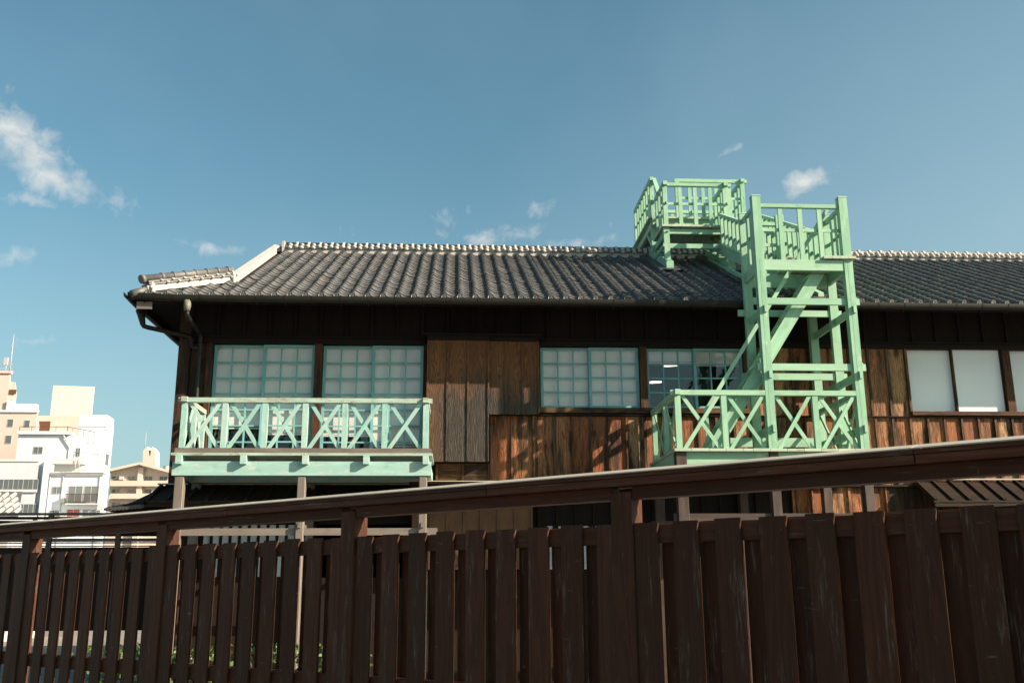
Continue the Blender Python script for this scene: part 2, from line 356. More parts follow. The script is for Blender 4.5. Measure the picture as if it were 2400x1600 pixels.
M = dict(
    fence=mat_fence(), capwood=mat_fence('weathered_cap_wood', 1.5), cedar=mat_cedar('weathered_cedar'), cedar_batten=mat_cedar('greyed_cedar_batten', .35, light=.6, greyed=.55), cedar_dark=mat_cedar('darkened_cedar', .72, light=.55), cedar_black=mat_cedar('black_stain_and_shade_cedar', .96, light=.35),
    timber=mat_cedar('brown_house_timber', .45, light=.5, greyed=.1), shutter=mat_shutter(),
    mint=mat_paint('mint_green_paint', (.185, .365, .25), (.255, .43, .31), .45, (.48, .49, .42)),
    mintd=mat_paint('worn_mint_deck_paint', (.31, .40, .31), (.33, .41, .33), .75, (.13, .09, .065)),
    aqua=mat_paint('turquoise_paint', (.215, .40, .365), (.33, .47, .435), .70, (.47, .47, .42)),
    aquaw=mat_paint('worn_turquoise_rail_paint', (.28, .40, .34), (.26, .28, .235), .85, (.22, .18, .15)),
    teal=mat_paint('teal_window_paint', (.13, .33, .345), (.165, .375, .39), .1, (.2, .3, .3)),
    grey_wood=mat_paint('silvered_timber', (.125, .108, .094), (.155, .135, .118), .35, (.075, .06, .05)),
    brown_post=mat_paint('dark_brown_post_stain', (.040, .027, .022), (.050, .034, .028), .12, (.16, .145, .13)),
    tile=mat_tile(), plaster=mat_plaster(), gutter=mat_plain('dark_olive_gutter', (.011, .012, .0095), .5, .25, 4, .3), lead=mat_plain('lead_flashing', (.055, .055, .058), .45, .2, 3, .5),
    flash=mat_plain('pale_zinc_edging', (.36, .335, .275), .5, .12, 2, .3), glass=mat_glass(), blind=mat_plain('ivory_blind', (.70, .675, .64), .6, .06, 2),
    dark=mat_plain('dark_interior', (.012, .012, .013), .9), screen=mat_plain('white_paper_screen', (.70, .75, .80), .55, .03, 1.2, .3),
    board_roof=mat_cedar('dark_shingle_board', .84, light=.35, greyed=.45), panel=mat_plain('brown_panel', (.115, .058, .030), .7, .25, 4, .3, dirt=.5),
    lamp=mat_emit('ceiling_lamp_glow', (1, .9, .72), .8), room=mat_plain('dim_room_wall', (.09, .095, .10), .9, .1, 1),
    white=mat_plaster('white_render', (.52, .505, .485)), ground=mat_plain('pale_gravel', (.20, .188, .165), .95, .3, 3, .2, bump=.5),
    paving=mat_plain('concrete_paving', (.19, .18, .165), .9, .15, 2, .25, bump=.3), asphalt=mat_plain('asphalt', (.055, .054, .052), .9, .25, 8, .3, bump=.4), iron=mat_plain('dark_iron', (.045, .038, .034), .5, .2, 5, .5))

# ------------------------------------------------------------------ ground
g_ = MB(); g_.poly([(-900, -300, 0), (900, -300, 0), (900, 1500, 0), (-900, 1500, 0)], [(0, 0), (90, 0), (90, 90), (0, 90)])
o = g_.build('ground', M['ground']); o['kind'] = 'structure'
FD = Vector((cos(radians(139.6)), sin(radians(139.6)), 0)); FN = Vector((-FD.y, FD.x, 0))
if FN.y > 0: FN = -FN
FO = Vector((.791, 4.565, 0))
r_ = MB(); a = FO - FD * 60 + FN * .5; b = FO + FD * 60 + FN * .5
r_.poly([a + Vector((0, 0, .004)), b + Vector((0, 0, .004)), b + FN * 9 + Vector((0, 0, .004)), a + FN * 9 + Vector((0, 0, .004))][::-1], [(0, 0), (60, 0), (60, 9), (0, 9)])
o = r_.build('road', M['paving']); o['kind'] = 'structure'
k_ = MB(); k_.hexa(a, b - a, -FN * .35, (0, 0, .11)); o = k_.build('kerb', mat_plain('kerb_stone', (.32, .31, .29), .9, .15, 6, .2, bump=.3)); o['kind'] = 'structure'

# ------------------------------------------------------------------ foreground board fence
fence = thing('board_fence', FO, 'dark brown staggered board fence with a capping beam across the foreground', 'fence')
def fp(t, off, z): return FO + FD * t + FN * off + Vector((0, 0, z))     # off > 0 towards the road
def fbox(t0, t1, o0, o1, z0, z1, tilt=0.0):
    return MB().hexa(fp(t0, o0, z0), FD * (t1 - t0) + Vector((0, 0, 0)), FN * (o1 - o0), Vector((0, 0, z1 - z0)) + FD * tilt)
BAY = 1.81; T0 = .0145
def soften(o, wd=.003):
    md = o.modifiers.new('soft', 'BEVEL'); md.width = wd; md.segments = 1; md.limit_method = 'ANGLE'
bays = range(-3, 5)
for i in range(-3, 6):
    t = T0 + i * BAY
    soften(fbox(t - .056, t + .056, -.046, .012, .004, 2.03).build('post', M['fence'], fence))
    soften(fbox(t - .050, t + .050, -.100, -.049, .004, 2.03).build('rear_post', M['fence'], fence))
for i in bays:
    t0 = T0 + i * BAY; t1 = t0 + BAY
    for (z0, z1) in ((1.792, 1.876), (1.045, 1.140), (.26, .35)):
        soften(fbox(t0 + .0565, t1 - .0565, -.052, -.020, z0, z1).build('rail', M['fence'], fence))
    for k in range(9):
        c = t1 - .1215 - .2 * k
        jz = random.uniform(-.004, .004); jw = random.uniform(-.002, .002)
        soften(fbox(c - .06 + jw, c + .06 + jw, -.0195, -.0005, .05 + random.uniform(-.01, .01), 1.888 + jz, random.uniform(-.003, .003)).build('board', M['fence'], fence), .0025)
    for k in range(10):
        c = t1 - .0215 - .2 * k; a0 = max(c - .051, t0 + .06); a1 = min(c + .051, t1 - .06)
        if a1 - a0 < .02: continue
        soften(fbox(a0, a1, -.0700, -.0525, .05, 1.883 + random.uniform(-.005, .005)).build('rear_board', M['fence'], fence), .0025)
tA, tB = T0 - 3 * BAY - .1, T0 + 5 * BAY + .1
for i in bays:
    t0 = T0 + i * BAY; t1 = t0 + BAY
    fbox(t0 + .0575, t1 - .0575, -.075, .004, 1.995, 2.052).build('tie_beam', M['fence'], fence)
# capping: a fascia under a little weathered roof board with a pale metal edge
nseg = 7
for i in range(nseg):
    a0 = tA + (tB - tA) * i / nseg; a1 = tA + (tB - tA) * (i + 1) / nseg - .004
    jz = random.uniform(-.002, .002)
    soften(fbox(a0, a1, .030, .062, 2.050 + jz, 2.088).build('fascia', M['capwood'], fence))
    fbox(a0, a1, -.098, .029, 2.054, 2.086).build('cap_board', M['fence'], fence)
    fbox(a0, a1, .020, .068, 2.0885, 2.106).build('cap_trim', M['capwood'], fence)
    MB().hexa(fp(a0, .078, 2.1065), FD * (a1 - a0), FN * -.10 + Vector((0, 0, .0235)), Vector((0, 0, .005))).build('cap_flashing', M['flash'], fence)
    MB().hexa(fp(a0, -.0225, 2.130), FD * (a1 - a0), FN * -.078 + Vector((0, 0, -.02)), Vector((0, 0, .005))).build('cap_flashing', M['flash'], fence)
nb = MB()   # nail heads
for i in range(-2, 4):
    t1 = T0 + (i + 1) * BAY
    for k in range(9):
        c = t1 - .1215 - .2 * k
        for dx in (-.04, .04):
            for z in (1.83, 1.09):
                nb.sphere(fp(c + dx, .0, z + random.uniform(-.006, .006)), .003, .003, .003, 6, 4)
nl = nb.build('nail_heads', M['lead'], fence); nl['kind'] = 'stuff'

# ------------------------------------------------------------------ the old timber house
XL, XR, YF, YB = -4.78, 13.4, 17.0, 25.2          # wall faces
house = thing('timber_house', (XL, YF, 0), 'two storey dark timber house with grey tiled roof behind the fence', 'house')
def roofz(Y): return 6.33 + .5 * (Y - 15.93)
def lift(X): return .040 * max(0.0, min(1.0, (-4.5 - X) / .85)) ** 2      # slight upturn at the eave corner
SL = sqrt(1.25); SU = Vector((0, 1, .5)).normalized(); SNV = Vector((0, -.5, 1)).normalized()

# --- walls: dark backing slabs with openings, boards and battens nailed on
WIN = [(-4.24, -2.475, 3.72, 5.785), (-2.333, -.565, 3.72, 5.785), (1.523, 3.292, 4.675, 5.785), (3.438, 5.19, 4.675, 5.785), (8.235, 10.012, 4.637, 5.785), (10.178, 11.95, 4.637, 5.785)]
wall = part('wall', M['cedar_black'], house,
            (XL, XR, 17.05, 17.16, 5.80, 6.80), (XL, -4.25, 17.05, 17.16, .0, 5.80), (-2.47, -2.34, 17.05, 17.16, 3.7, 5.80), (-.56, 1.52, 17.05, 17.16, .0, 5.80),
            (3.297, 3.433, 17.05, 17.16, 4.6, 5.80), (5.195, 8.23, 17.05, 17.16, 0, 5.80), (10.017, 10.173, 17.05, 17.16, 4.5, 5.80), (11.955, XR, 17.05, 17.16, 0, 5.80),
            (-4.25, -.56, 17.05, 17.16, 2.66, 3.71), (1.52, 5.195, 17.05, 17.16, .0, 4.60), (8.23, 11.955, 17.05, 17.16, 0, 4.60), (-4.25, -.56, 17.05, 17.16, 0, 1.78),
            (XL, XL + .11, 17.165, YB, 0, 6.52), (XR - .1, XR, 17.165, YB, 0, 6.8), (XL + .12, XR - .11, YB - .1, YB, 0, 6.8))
part('upper_floor', M['dark'], house, (XL + .12, XR - .12, 17.2, YB - .12, 3.55, 3.68)); part('ceiling', M['dark'], house, (XL + .12, XR - .12, 17.2, YB - .12, 5.95, 6.05))
part('room_partition', M['room'], house, (3.34, 3.40, 17.3, YB - .12, 3.69, 5.94), (-.6, -.5, 17.3, YB - .12, 3.69, 5.94), (5.2, 5.3, 17.3, YB - .12, 3.69, 5.94))
part('back_wall', M['room'], house, (-4.6, 8, 20.4, 20.5, 3.69, 5.94))
def boards(x0, x1, z0, z1, mat, pitch=.3225, y=17.0, bw=.042, phase=0.0, batten=True, parent=None, bm=None, skew=.0):
    par = parent or wall; n = max(1, round((x1 - x0) / pitch)); p = (x1 - x0) / n
    for i in range(n):
        a0 = x0 + i * p; dy = random.uniform(-.004, .004)
        MB().box(a0 + .003, a0 + p - .003, y + .022 + dy, y + .045, z0, z1).build('board', mat, par)
    if batten:
        for i in range(n + 1):
            if i in (0,) and phase: continue
            a0 = x0 + i * p; wd = bw + random.uniform(-.004, .006)
            MB().box(a0 - wd / 2, a0 + wd / 2, y - .018 + random.uniform(-.004, .004), y + .017, z0 + .002, z1 - .002).build('batten', bm or mat, par)
boards(XL + .16, XR - .1, 5.925, 6.775, M['cedar_black'], .45)  # black stain, its colour taken lower still to stand for eave shade
boards(1.425, 8.17, 3.32, 4.525, M['cedar'], bm=M['cedar_batten']); boards(8.175, 13.2, 3.32, 4.525, M['cedar'], bm=M['cedar_batten'])
boards(.62, 1.39, 3.32, 4.525, M['cedar'], .385, phase=1)
boards(-.30, .60, 3.35, 3.69, M['timber'], .45)
boards(5.36, 8.205, 4.548, 5.79, M['cedar'], .352, bm=M['cedar_batten'])
boards(12.0, 13.2, 4.548, 5.79, M['cedar'], .352)
boards(1.45, 5.9, .3, 3.28, M['cedar_black'], .3225); boards(5.92, 7.6, .3, 3.28, M['cedar'], .3225); boards(7.62, 13.2, .3, 3.28, M['cedar_dark'], .3225)  # black boards stand for the dark open recess; right-hand boards carry painted shade
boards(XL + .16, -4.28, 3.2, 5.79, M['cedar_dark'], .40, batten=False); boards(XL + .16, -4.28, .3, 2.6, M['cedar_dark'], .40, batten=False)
# side wall seen at the corner
for i in range(12):
    y0 = 17.02 + i * .34; MB().box(XL - .022, XL - .002, y0, y0 + .33, .3, 6.5).build('board', M['cedar_black'], wall)
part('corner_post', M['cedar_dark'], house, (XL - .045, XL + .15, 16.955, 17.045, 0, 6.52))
for x0, x1 in ((-2.475, -2.333), (-.562, -.50), (3.297, 3.435), (5.195, 5.34), (10.02, 10.17), (-4.35, -4.245), (1.478, 1.52), (8.175, 8.232)):
    zb = 3.72 if x0 < -.4 else 4.58
    part('pillar', M['timber'], house, (x0 + .004, x1 - .004, 16.985, 17.046, zb, 5.79))
part('lintel', M['cedar_black'], house, (XL + .17, -.54, 16.985, 17.049, 5.795, 5.885), (1.50, XR - .1, 16.985, 17.049, 5.795, 5.885))
part('drip_ledge', M['cedar_black'], house, (XL + .17, -.54, 16.93, 17.047, 5.888, 5.912), (1.50, XR - .1, 16.93, 17.047, 5.888, 5.912))
part('sill', M['timber'], house, (1.48, 5.36, 16.93, 17.10, 4.578, 4.668)); part('sill', M['timber'], house, (8.20, 12.0, 16.93, 17.10, 4.560, 4.632))
part('drip_ledge', M['cedar_black'], house, (1.42, 5.37, 16.96, 17.047, 4.531, 4.570)); part('drip_ledge', M['cedar_black'], house, (5.38, 13.2, 16.955, 17.047, 4.528, 4.545))
part('drip_ledge', M['cedar_black'], house, (1.44, 13.2, 16.93, 17.047, 3.285, 3.315))

# --- sliding windows: sashes with glazing bars, a pane in every light, blinds behind
def sash(x0, x1, z0, z1, y, cols, rows, parent, blind_to=None, first=.047, kick=.05):
    st, bar = .050, .026
    b = MB(); b.box(x0, x0 + st, y, y + .036, z0, z1).box(x1 - st, x1, y, y + .036, z0, z1).box(x0 + st, x1 - st, y, y + .036, z1 - .040, z1).box(x0 + st, x1 - st, y, y + .036, z0, z0 + kick)
    iw = (x1 - x0 - 2 * st); ih = (z1 - .040 - z0 - kick); cw = (iw - bar * (cols - 1)) / cols; rh = (ih - bar * (rows - 1)) / rows
    for i in range(1, cols): b.box(x0 + st + i * (cw + bar) - bar, x0 + st + i * (cw + bar), y + .004, y + .030, z0 + kick, z1 - .040)
    for j in range(1, rows):
        for i in range(cols):
            b.box(x0 + st + i * (cw + bar), x0 + st + i * (cw + bar) + cw, y + .005, y + .029, z0 + kick + j * (rh + bar) - bar, z0 + kick + j * (rh + bar))
    o = b.build('window', M['teal'], parent)
    key = (round(cw, 4), round(rh, 4))
    if key not in PANE:
        p = MB(); p.poly([(0, 0, 0), (cw, 0, 0), (cw, 0, rh), (0, 0, rh)]); PANE[key] = p.mesh('pane', M['glass'])
    for i in range(cols):
        for j in range(rows):
            q = put('pane', PANE[key], o, (x0 + st + i * (cw + bar), y + .017, z0 + kick + j * (rh + bar))); q.rotation_euler = (random.uniform(-.012, .012), 0, random.uniform(-.012, .012))
    if blind_to is not None:
        bl = MB(); z = z1 - .03
        while z > blind_to:
            bl.hexa((x0 + .03, y + .085, z), (x1 - x0 - .06, 0, 0), (0, .002, .0228), (0, -.0008, .0002)); z -= .0235
        bl.box(x0 + .03, x1 - .03, y + .08, y + .105, blind_to - .025, blind_to - .003)
        bl.build('blind', M['blind'], o)
    return o
PANE = {}
def pair(x0, x1, z0, z1, cols, rows, b0, b1, kick=.05):
    mid = (x0 + x1) / 2
    sash(x0, mid + .020, z0, z1, 17.105, cols, rows, house, b0, kick=kick); sash(mid - .020, x1, z0, z1, 17.062, cols, rows, house, b1, kick=kick)
pair(*WIN[0][:2], 3.745, 5.785, 3, 7, 4.33, 4.22); pair(*WIN[1][:2], 3.745, 5.785, 3, 7, 4.20, 4.02)
pair(*WIN[2], 3, 4, 4.70, 4.70); pair(*WIN[3], 3, 4, 5.56, 5.50)
for i, (px, py) in enumerate(((1570, 858), (1533, 897), (1700, 850))):
    c = at(px, py, 18.9); b = MB(); b.tube([c + Vector((-.15, 0, .0)), c + Vector((-.04, 0, .012)), c + Vector((.15, 0, .02))], .022, 8, rads=[.012, .026, .018]); b.build('ceiling_lamp', M['lamp'], house)
# plain windows at the right: white screens behind single sheets of glass
for (x0, x1, z0, z1) in WIN[4:]:
    mid = (x0 + x1) / 2 - .02
    fr = part('window', M['timber'], house, (x0, x0 + .012, 17.09, 17.13, z0, z1), (mid - .012, mid + .018, 17.050, 17.13, z0, z1), (x1 - .012, x1, 17.05, 17.12, z0, z1), (x0 + .013, mid - .013, 17.10, 17.14, z0, z0 + .010), (mid + .019, x1 - .013, 17.05, 17.07, z0, z0 + .010))
    for a0, a1, yy in ((x0 + .013, mid - .013, 17.125), (mid + .019, x1 - .013, 17.066)):
        part('screen', M['screen'], fr, (a0, a1, yy, yy + .01, z0 + .011, z1 + .02))
# --- shutter boxes
def shutter_box(x0, x1, y0, z0, z1, nb):
    c = part('shutter_box', M['cedar_black'], house, (x0 + .004, x1 - .004, y0 + .03, 17.02, z0 + .012, z1))
    p = (x1 - x0) / nb
    for i in range(nb):
        MB().box(x0 + i * p + .003, x0 + (i + 1) * p - .003, y0 + .006 + random.uniform(-.003, .003), y0 + .027, z0, z1 - .075).build('board', M['shutter'], c)
    for i in range(nb + 1):
        xx = x0 + i * p; MB().box(max(x0 - .004, xx - .02), min(x1 + .004, xx + .02), y0 - .012, y0 + .0035, z0 + .01, z1 - .075).build('batten', M['shutter'], c)
    part('top_rail', M['cedar_black'], c, (x0 - .006, x1 + .006, y0 - .018, y0 + .026, z1 - .073, z1 + .01))
shutter_box(-.49, .588, 16.80, 3.695, 5.905, 3)
shutter_box(.598, 1.472, 16.85, 4.523, 5.905, 3)
part('drip_ledge', M['cedar_black'], house, (-.56, 1.50, 16.72, 17.02, 5.917, 5.94))

# --- roof: sheathing, soffit and rafters, then tiles laid one by one
XVERGE = -4.0
def slab(b, pts, th):
    pts = [Vector(p) for p in pts]; low = [p - Vector((0, 0, th)) for p in pts]
    b.poly(pts); b.poly(low[::-1])
    for i in range(len(pts)):
        j = (i + 1) % len(pts); b.poly([pts[i], low[i], low[j], pts[j]])
rf = MB(); zr = roofz(21.1) - .015; E0 = 15.99
ze = roofz(E0) - .015
slab(rf, [(-5.30, E0, ze + .02), (XR + .5, E0, ze), (XR + .5, 21.1, zr), (XVERGE, 21.1, zr), (XVERGE, 17.3, roofz(17.3) - .015)], .05)
slab(rf, [(-5.34, 16.06, ze + .02), (XVERGE - .01, 17.36, roofz(17.3) - .02), (XVERGE - .01, 24.9, roofz(17.3) - .02), (-5.34, 26.2, ze + .02)], .05)
slab(rf, [(XVERGE, 21.12, zr), (XR + .5, 21.12, zr), (XR + .5, 26.2, ze), (-5.30, 26.2, ze), (XVERGE, 24.9, roofz(17.3) - .015)], .05)
rf.poly([(XVERGE + .2, 17.3, roofz(17.3) - .03), (XVERGE + .2, 21.1, zr - .03), (XVERGE + .2, 24.9, roofz(17.3) - .03)])
roof = rf.build('roof', M['cedar_black'], house)
raf = MB(); x = -4.55
while x < XR + .3:
    MB().beam((x, 16.02, roofz(16.02) - .105), (x, 17.04, roofz(17.04) - .105), .05, .07).build('rafter', M['cedar_black'], roof); x += .455
part('fascia', M['cedar_black'], roof, (-5.28, XR + .5, 15.955, 15.983, 6.215, 6.335))
part('fascia', M['cedar_black'], roof, (-5.335, -5.31, 16.0, 26.1, 6.20, 6.33))

PIT = .2579; X0 = -5.087; EXP = .19; ROWS = 30
prof = [(-.16, -.004), (-.145, .026), (-.085, .048), (0, .056), (.09, .049), (.18, .033), (.30, .013), (.44, .001), (.60, -.004), (.75, .0), (.845, .006)]
def tile_mesh(eave=False):
    b = MB(); n = len(prof); LEN = EXP + .045; th = .017 if not eave else .030
    top = []; rn = (random.random(), random.random())
    def P(s_, h, v, raise_): return Vector((s_ * PIT, 0, 0)) + SU * v + SNV * (h + raise_)
    base = len(b.v)
    for (s_, h) in prof: b.v.append(tuple(P(s_, h, 0, .019)))
    for (s_, h) in prof: b.v.append(tuple(P(s_, h, LEN, .0)))
    for (s_, h) in prof: b.v.append(tuple(P(s_, h, .004, .019 - th)))
    for k in range(n - 1):
        b.f.append((k, k + 1, n + k + 1, n + k)); b.f.append((2 * n + k, 2 * n + k + 1, k + 1, k))
    b.f.append((0, n, 2 * n)); b.f.append((n - 1, 2 * n + n - 1, 2 * n - 1))
    b.uv = [[(0, 0)] * len(f) for f in b.f]; b.rn = [rn] * len(b.f); b.sm = [i < 2 * (n - 1) and i % 2 == 0 for i in range(len(b.f))]
    if eave:      # round end disc with a raised rim and boss
        c = Vector((0, -.012, .030)); r = .053
        b.tube([c + Vector((0, .05, .012)), c + Vector((0, -.012, 0))], r, 16)
        b.tube([c + Vector((0, -.012, 0)), c + Vector((0, -.022, 0))], r, 16, rads=[r, r * .94], caps=False)
        b.tube([c + Vector((0, -.022, 0)), c + Vector((0, -.0135, 0))], r, 16, rads=[r * .94, r * .70], caps=False)
        for a_ in (90, 210, 330): b.sphere(c + Vector((cos(radians(a_)) * .017, -.013, sin(radians(a_)) * .017)), .013, .008, .011, 8, 4)
    return b
TM = tile_mesh().mesh('tile', M['tile']); EM = tile_mesh(True).mesh('eave_tile', M['tile'])
spots = []
ncol = int((XR + .4 - X0) / PIT)
for k in range(ncol):
    X = X0 + k * PIT
    for r in range(ROWS):
        Y = 15.93 + r * EXP / SL
        if X < XVERGE - .02 and Y > 15.93 + (X - X0 + .14) * 1.08: continue
        j = (random.uniform(-.006, .006), random.uniform(-.007, .007), random.uniform(-.004, .004))
        spots.append((r, Vector((X + j[0], Y + j[1], roofz(Y) + lift(X) * max(0, 1 - r / 5) + j[2]))))
for r, p in spots:
    if r == 0: put('eave_tile', EM, roof, p)
near = sorted([q for q in spots if q[0] > 0 and q[1].x < 10.6], key=lambda q: (q[0], abs(q[1].x)))
for r, p in near[:300]: put('tile', TM, roof, p)
used = set(id(q[1]) for q in near[:300])
tb = MB(); src = tile_mesh()
for r, p in spots:
    if r == 0 or id(p) in used: continue
    i0 = len(tb.v)
    for v in src.v: tb.v.append((v[0] + p.x, v[1] + p.y, v[2] + p.z))
    for f in src.f: tb.f.append(tuple(i0 + q for q in f))
    tb.uv += src.uv; tb.rn += src.rn; tb.sm += src.sm
o = tb.build('tile_courses', M['tile'], roof); o['kind'] = 'stuff'
# ridge: plaster fillet, three tile courses, round capping and white studs
RX0, RX1 = -3.83, XR + .5; ZR = roofz(21.0)
part('ridge_plaster', M['plaster'], roof, (RX0, RX1, 20.93, 21.27, ZR - .08, ZR + .075))
for i in range(3):
    hw = .20 - i * .035; x = RX0 - .0 ; n = 0
    z = ZR + .077 + i * .041
    part('ridge_course', M['tile'], roof, (RX0 + .02, RX1, 21.1 - hw, 21.1 + hw, z, z + .030))
capb = MB(); capb.tube([(RX0, 21.1, ZR + .215), (RX1, 21.1, ZR + .215)], .060, 14); capb.build('ridge_cap', M['tile'], roof)
sb = MB(); sb.sphere((0, 0, 0), .050, .042, .040, 10, 6); STUD = sb.mesh('ridge_stud', M['plaster'])
tb2 = MB(); tb2.tube([(-.034, 0, 0), (-.030, 0, 0), (.030, 0, 0), (.034, 0, 0)], .07, 12, rads=[.060, .079, .079, .060]); CAPS = tb2.mesh('ridge_band', M['plaster'])
for k in range(72):
    X = -3.692 + k * PIT * .9985
    if X > RX1 - .2: break
    put('ridge_stud', STUD, roof, (X, 20.885, ZR + .090)); put('ridge_stud', STUD, roof, (X + PIT / 2, 20.92, ZR + .132))
    put('ridge_stud', STUD, roof, (X, 20.955, ZR + .174)); put('ridge_band', CAPS, roof, (X + PIT / 2, 21.1, ZR + .212))
part('ridge_end', M['plaster'], roof, (RX0 - .035, RX0 + .015, 20.90, 21.30, ZR - .02, ZR + .25))
part('ridge_block', M['lead'], roof, (-3.985, RX0 - .04, 20.92, 21.28, ZR + .0, ZR + .12))
# white verge of the gable
vb = MB(); p0 = Vector((-4.02, 17.12, roofz(17.12) + .06)); p1 = Vector((-4.02, 21.06, roofz(21.06) + .065))
vb.beam(p0, p1, .08, .14); vb.build('verge', M['plaster'], roof)
vb = MB(); vb.beam(p0 + Vector((.02, 0, .098)), p1 + Vector((.02, 0, .098)), .14, .034); vb.build('verge_coping', M['plaster'], roof)
# hip ridge running down to the corner
h0 = Vector((-4.05, 17.20, roofz(17.2) + .04)); h1 = Vector((-5.17, 15.98, 6.44)); hd = (h1 - h0).normalized()
MB().beam(h0 + Vector((0, 0, .012)), h1 + Vector((0, 0, .012)), .17, .10).build('hip_plaster', M['plaster'], roof)
for i in range(2):
    o_ = Vector((0, 0, .085 + i * .045)); MB().beam(h0 + o_, h1 + o_, .24 - i * .05, .026).build('hip_course', M['tile'], roof)
hc = MB(); o_ = Vector((0, 0, .20)); hc.tube([h0 + o_, h1 + o_ + hd * .06], .062, 14); hc.build('hip_cap', M['tile'], roof)
hs = (h1 - h0).length
side_ = Vector((0, 0, 1)).cross(hd).normalized()
if side_.y > 0: side_ = -side_
for k in range(7):
    c = h0 + hd * (.10 + k * .225) + o_
    b = MB(); b.tube([c - hd * .03, c - hd * .02, c + hd * .02, c + hd * .03], .075, 12, rads=[.062, .078, .078, .062]); b.build('hip_band', M['tile'], roof)
    for i in range(2):
        q = h0 + hd * (.05 + k * .225 + i * .11) + Vector((0, 0, .085 + i * .045)) + side_ * (.12 - i * .025)
        b = MB(); b.sphere(q, .036, .036, .024, 8, 5); b.build('ridge_stud', M['plaster'], roof)
b = MB(); b.tube([h1 + hd * .04 + Vector((0, 0, .20)), h1 + hd * .10 + Vector((0, 0, .195))], .075, 16); b.build('hip_end', M['tile'], roof)
b = MB(); b.tube([h1 + Vector((.05, .03, .02)), h1 + hd * .25 + Vector((0, 0, -.04))], .062, 14); b.build('hip_end', M['tile'], roof)
def oni(c, s):
    b = MB(); pr = [(-.5, 0), (-.42, .5), (-.25, .85), (0, 1), (.25, .85), (.42, .5), (.5, 0)]
    e = Vector((.75, -.66, 0)); nrm = Vector((.66, .75, 0)) * .05
    fr = [Vector(c) + e * (a_ * s * .7) + Vector((0, 0, b_ * s)) - nrm * .5 for a_, b_ in pr]; bk = [p + nrm for p in fr]
    b.poly(fr); b.poly(bk[::-1])
    for i in range(len(fr)):
        j = (i + 1) % len(fr); b.poly([fr[j], fr[i], bk[i], bk[j]])
    b.sphere(Vector(c) + Vector((0, -.03, .45 * s)), .05 * s * 3, .04, .06 * s * 3, 8, 5)
    b.build('ridge_ornament', M['plaster'], roof)
oni((-4.02, 17.12, roofz(17.12) + .01), .23); oni((-5.06, 15.98, 6.40), .19)

# --- gutters and downpipes
gp = [(-.062, 0), (-.060, -.04), (-.048, -.078), (-.022, -.100), (.012, -.104), (.040, -.090), (.056, -.05), (.060, -.01), (.054, -.01), (.035, -.075), (-.02, -.09), (-.048, -.06), (-.052, 0)]
gx = [-5.40, -5.1, -4.9, -4.7, -4.5, -4.2, -3, 0, 3, 6, 9, XR + .5]
gb = MB(); gb.sweep(gp, [(x, 15.885, 6.325 + lift(x) * .8) for x in gx], (0, 1, 0)); gutter = gb.build('gutter', M['gutter'], house)
for i in range(40):
    x = -5.15 + i * .46
    if x > XR: break
    b = MB(); b.sweep([(-.067, .004), (-.065, -.045), (-.050, -.084), (-.020, -.107), (.015, -.110)], [(x, 15.885, 6.325 + lift(x) * .8), (x + .018, 15.885, 6.325 + lift(x) * .8)], (0, 1, 0))
    b.beam((x + .009, 15.90, 6.218), (x + .012, 15.97, 6.20), .006, .02); b.build('gutter_bracket', M['gutter'], gutter)
sg = MB(); sg.sweep(gp, [(-5.405, y, 6.325 + .03 * max(0, 1 - (y - 15.83) / .8) ** 2) for y in (15.83, 16.1, 16.5, 17, 20, 26)], (1, 0, 0)); sg.build('gutter', M['gutter'], house)
part('eave_block', M['grey_wood'], roof, (-5.27, -5.02, 15.93, 15.95, 6.10, 6.225))
dp = MB(); A = (-4.435, 15.885, 6.24)
dp.tube([A, (-4.432, 15.885, 6.13), (-4.43, 15.885, 6.06)], .06, 12, rads=[.062, .058, .042]); dp.build('downpipe_head', mat_plain('faded_green_pipe', (.14, .15, .12), .5, .15, 5), house)
dp = MB(); dp.tube([(-4.43, 15.885, 6.06), (-4.425, 15.89, 6.0), (-4.42, 15.95, 5.965), (-4.44, 16.75, 5.93), (-4.44, 16.88, 5.90), (-4.44, 16.90, 5.83), (-4.44, 16.90, 3.55), (-4.44, 16.90, 3.2)], .036, 12); pipe = dp.build('downpipe', M['gutter'], house)
for z in (5.55, 4.9, 4.2):
    b = MB(); b.tube([(-4.44, 16.90, z), (-4.44, 16.90, z + .025)], .041, 12); b.build('pipe_clip', M['gutter'], pipe)
dp = MB(); dp.tube([(-5.36, 16.45, 6.22), (-5.34, 16.45, 6.10), (-5.31, 16.45, 5.98), (-5.29, 16.46, 5.945), (-5.24, 16.48, 5.93), (-4.70, 16.90, 5.895), (-4.62, 16.93, 5.88), (-4.60, 16.93, 5.84), (-4.60, 16.93, 5.76), (-4.57, 16.92, 5.70), (-4.46, 16.90, 5.66)], .04, 12, rads=[.09, .06, .045, .042, .04, .04, .04, .04, .04, .04, .04]); dp.build('downpipe', M['gutter'], house)

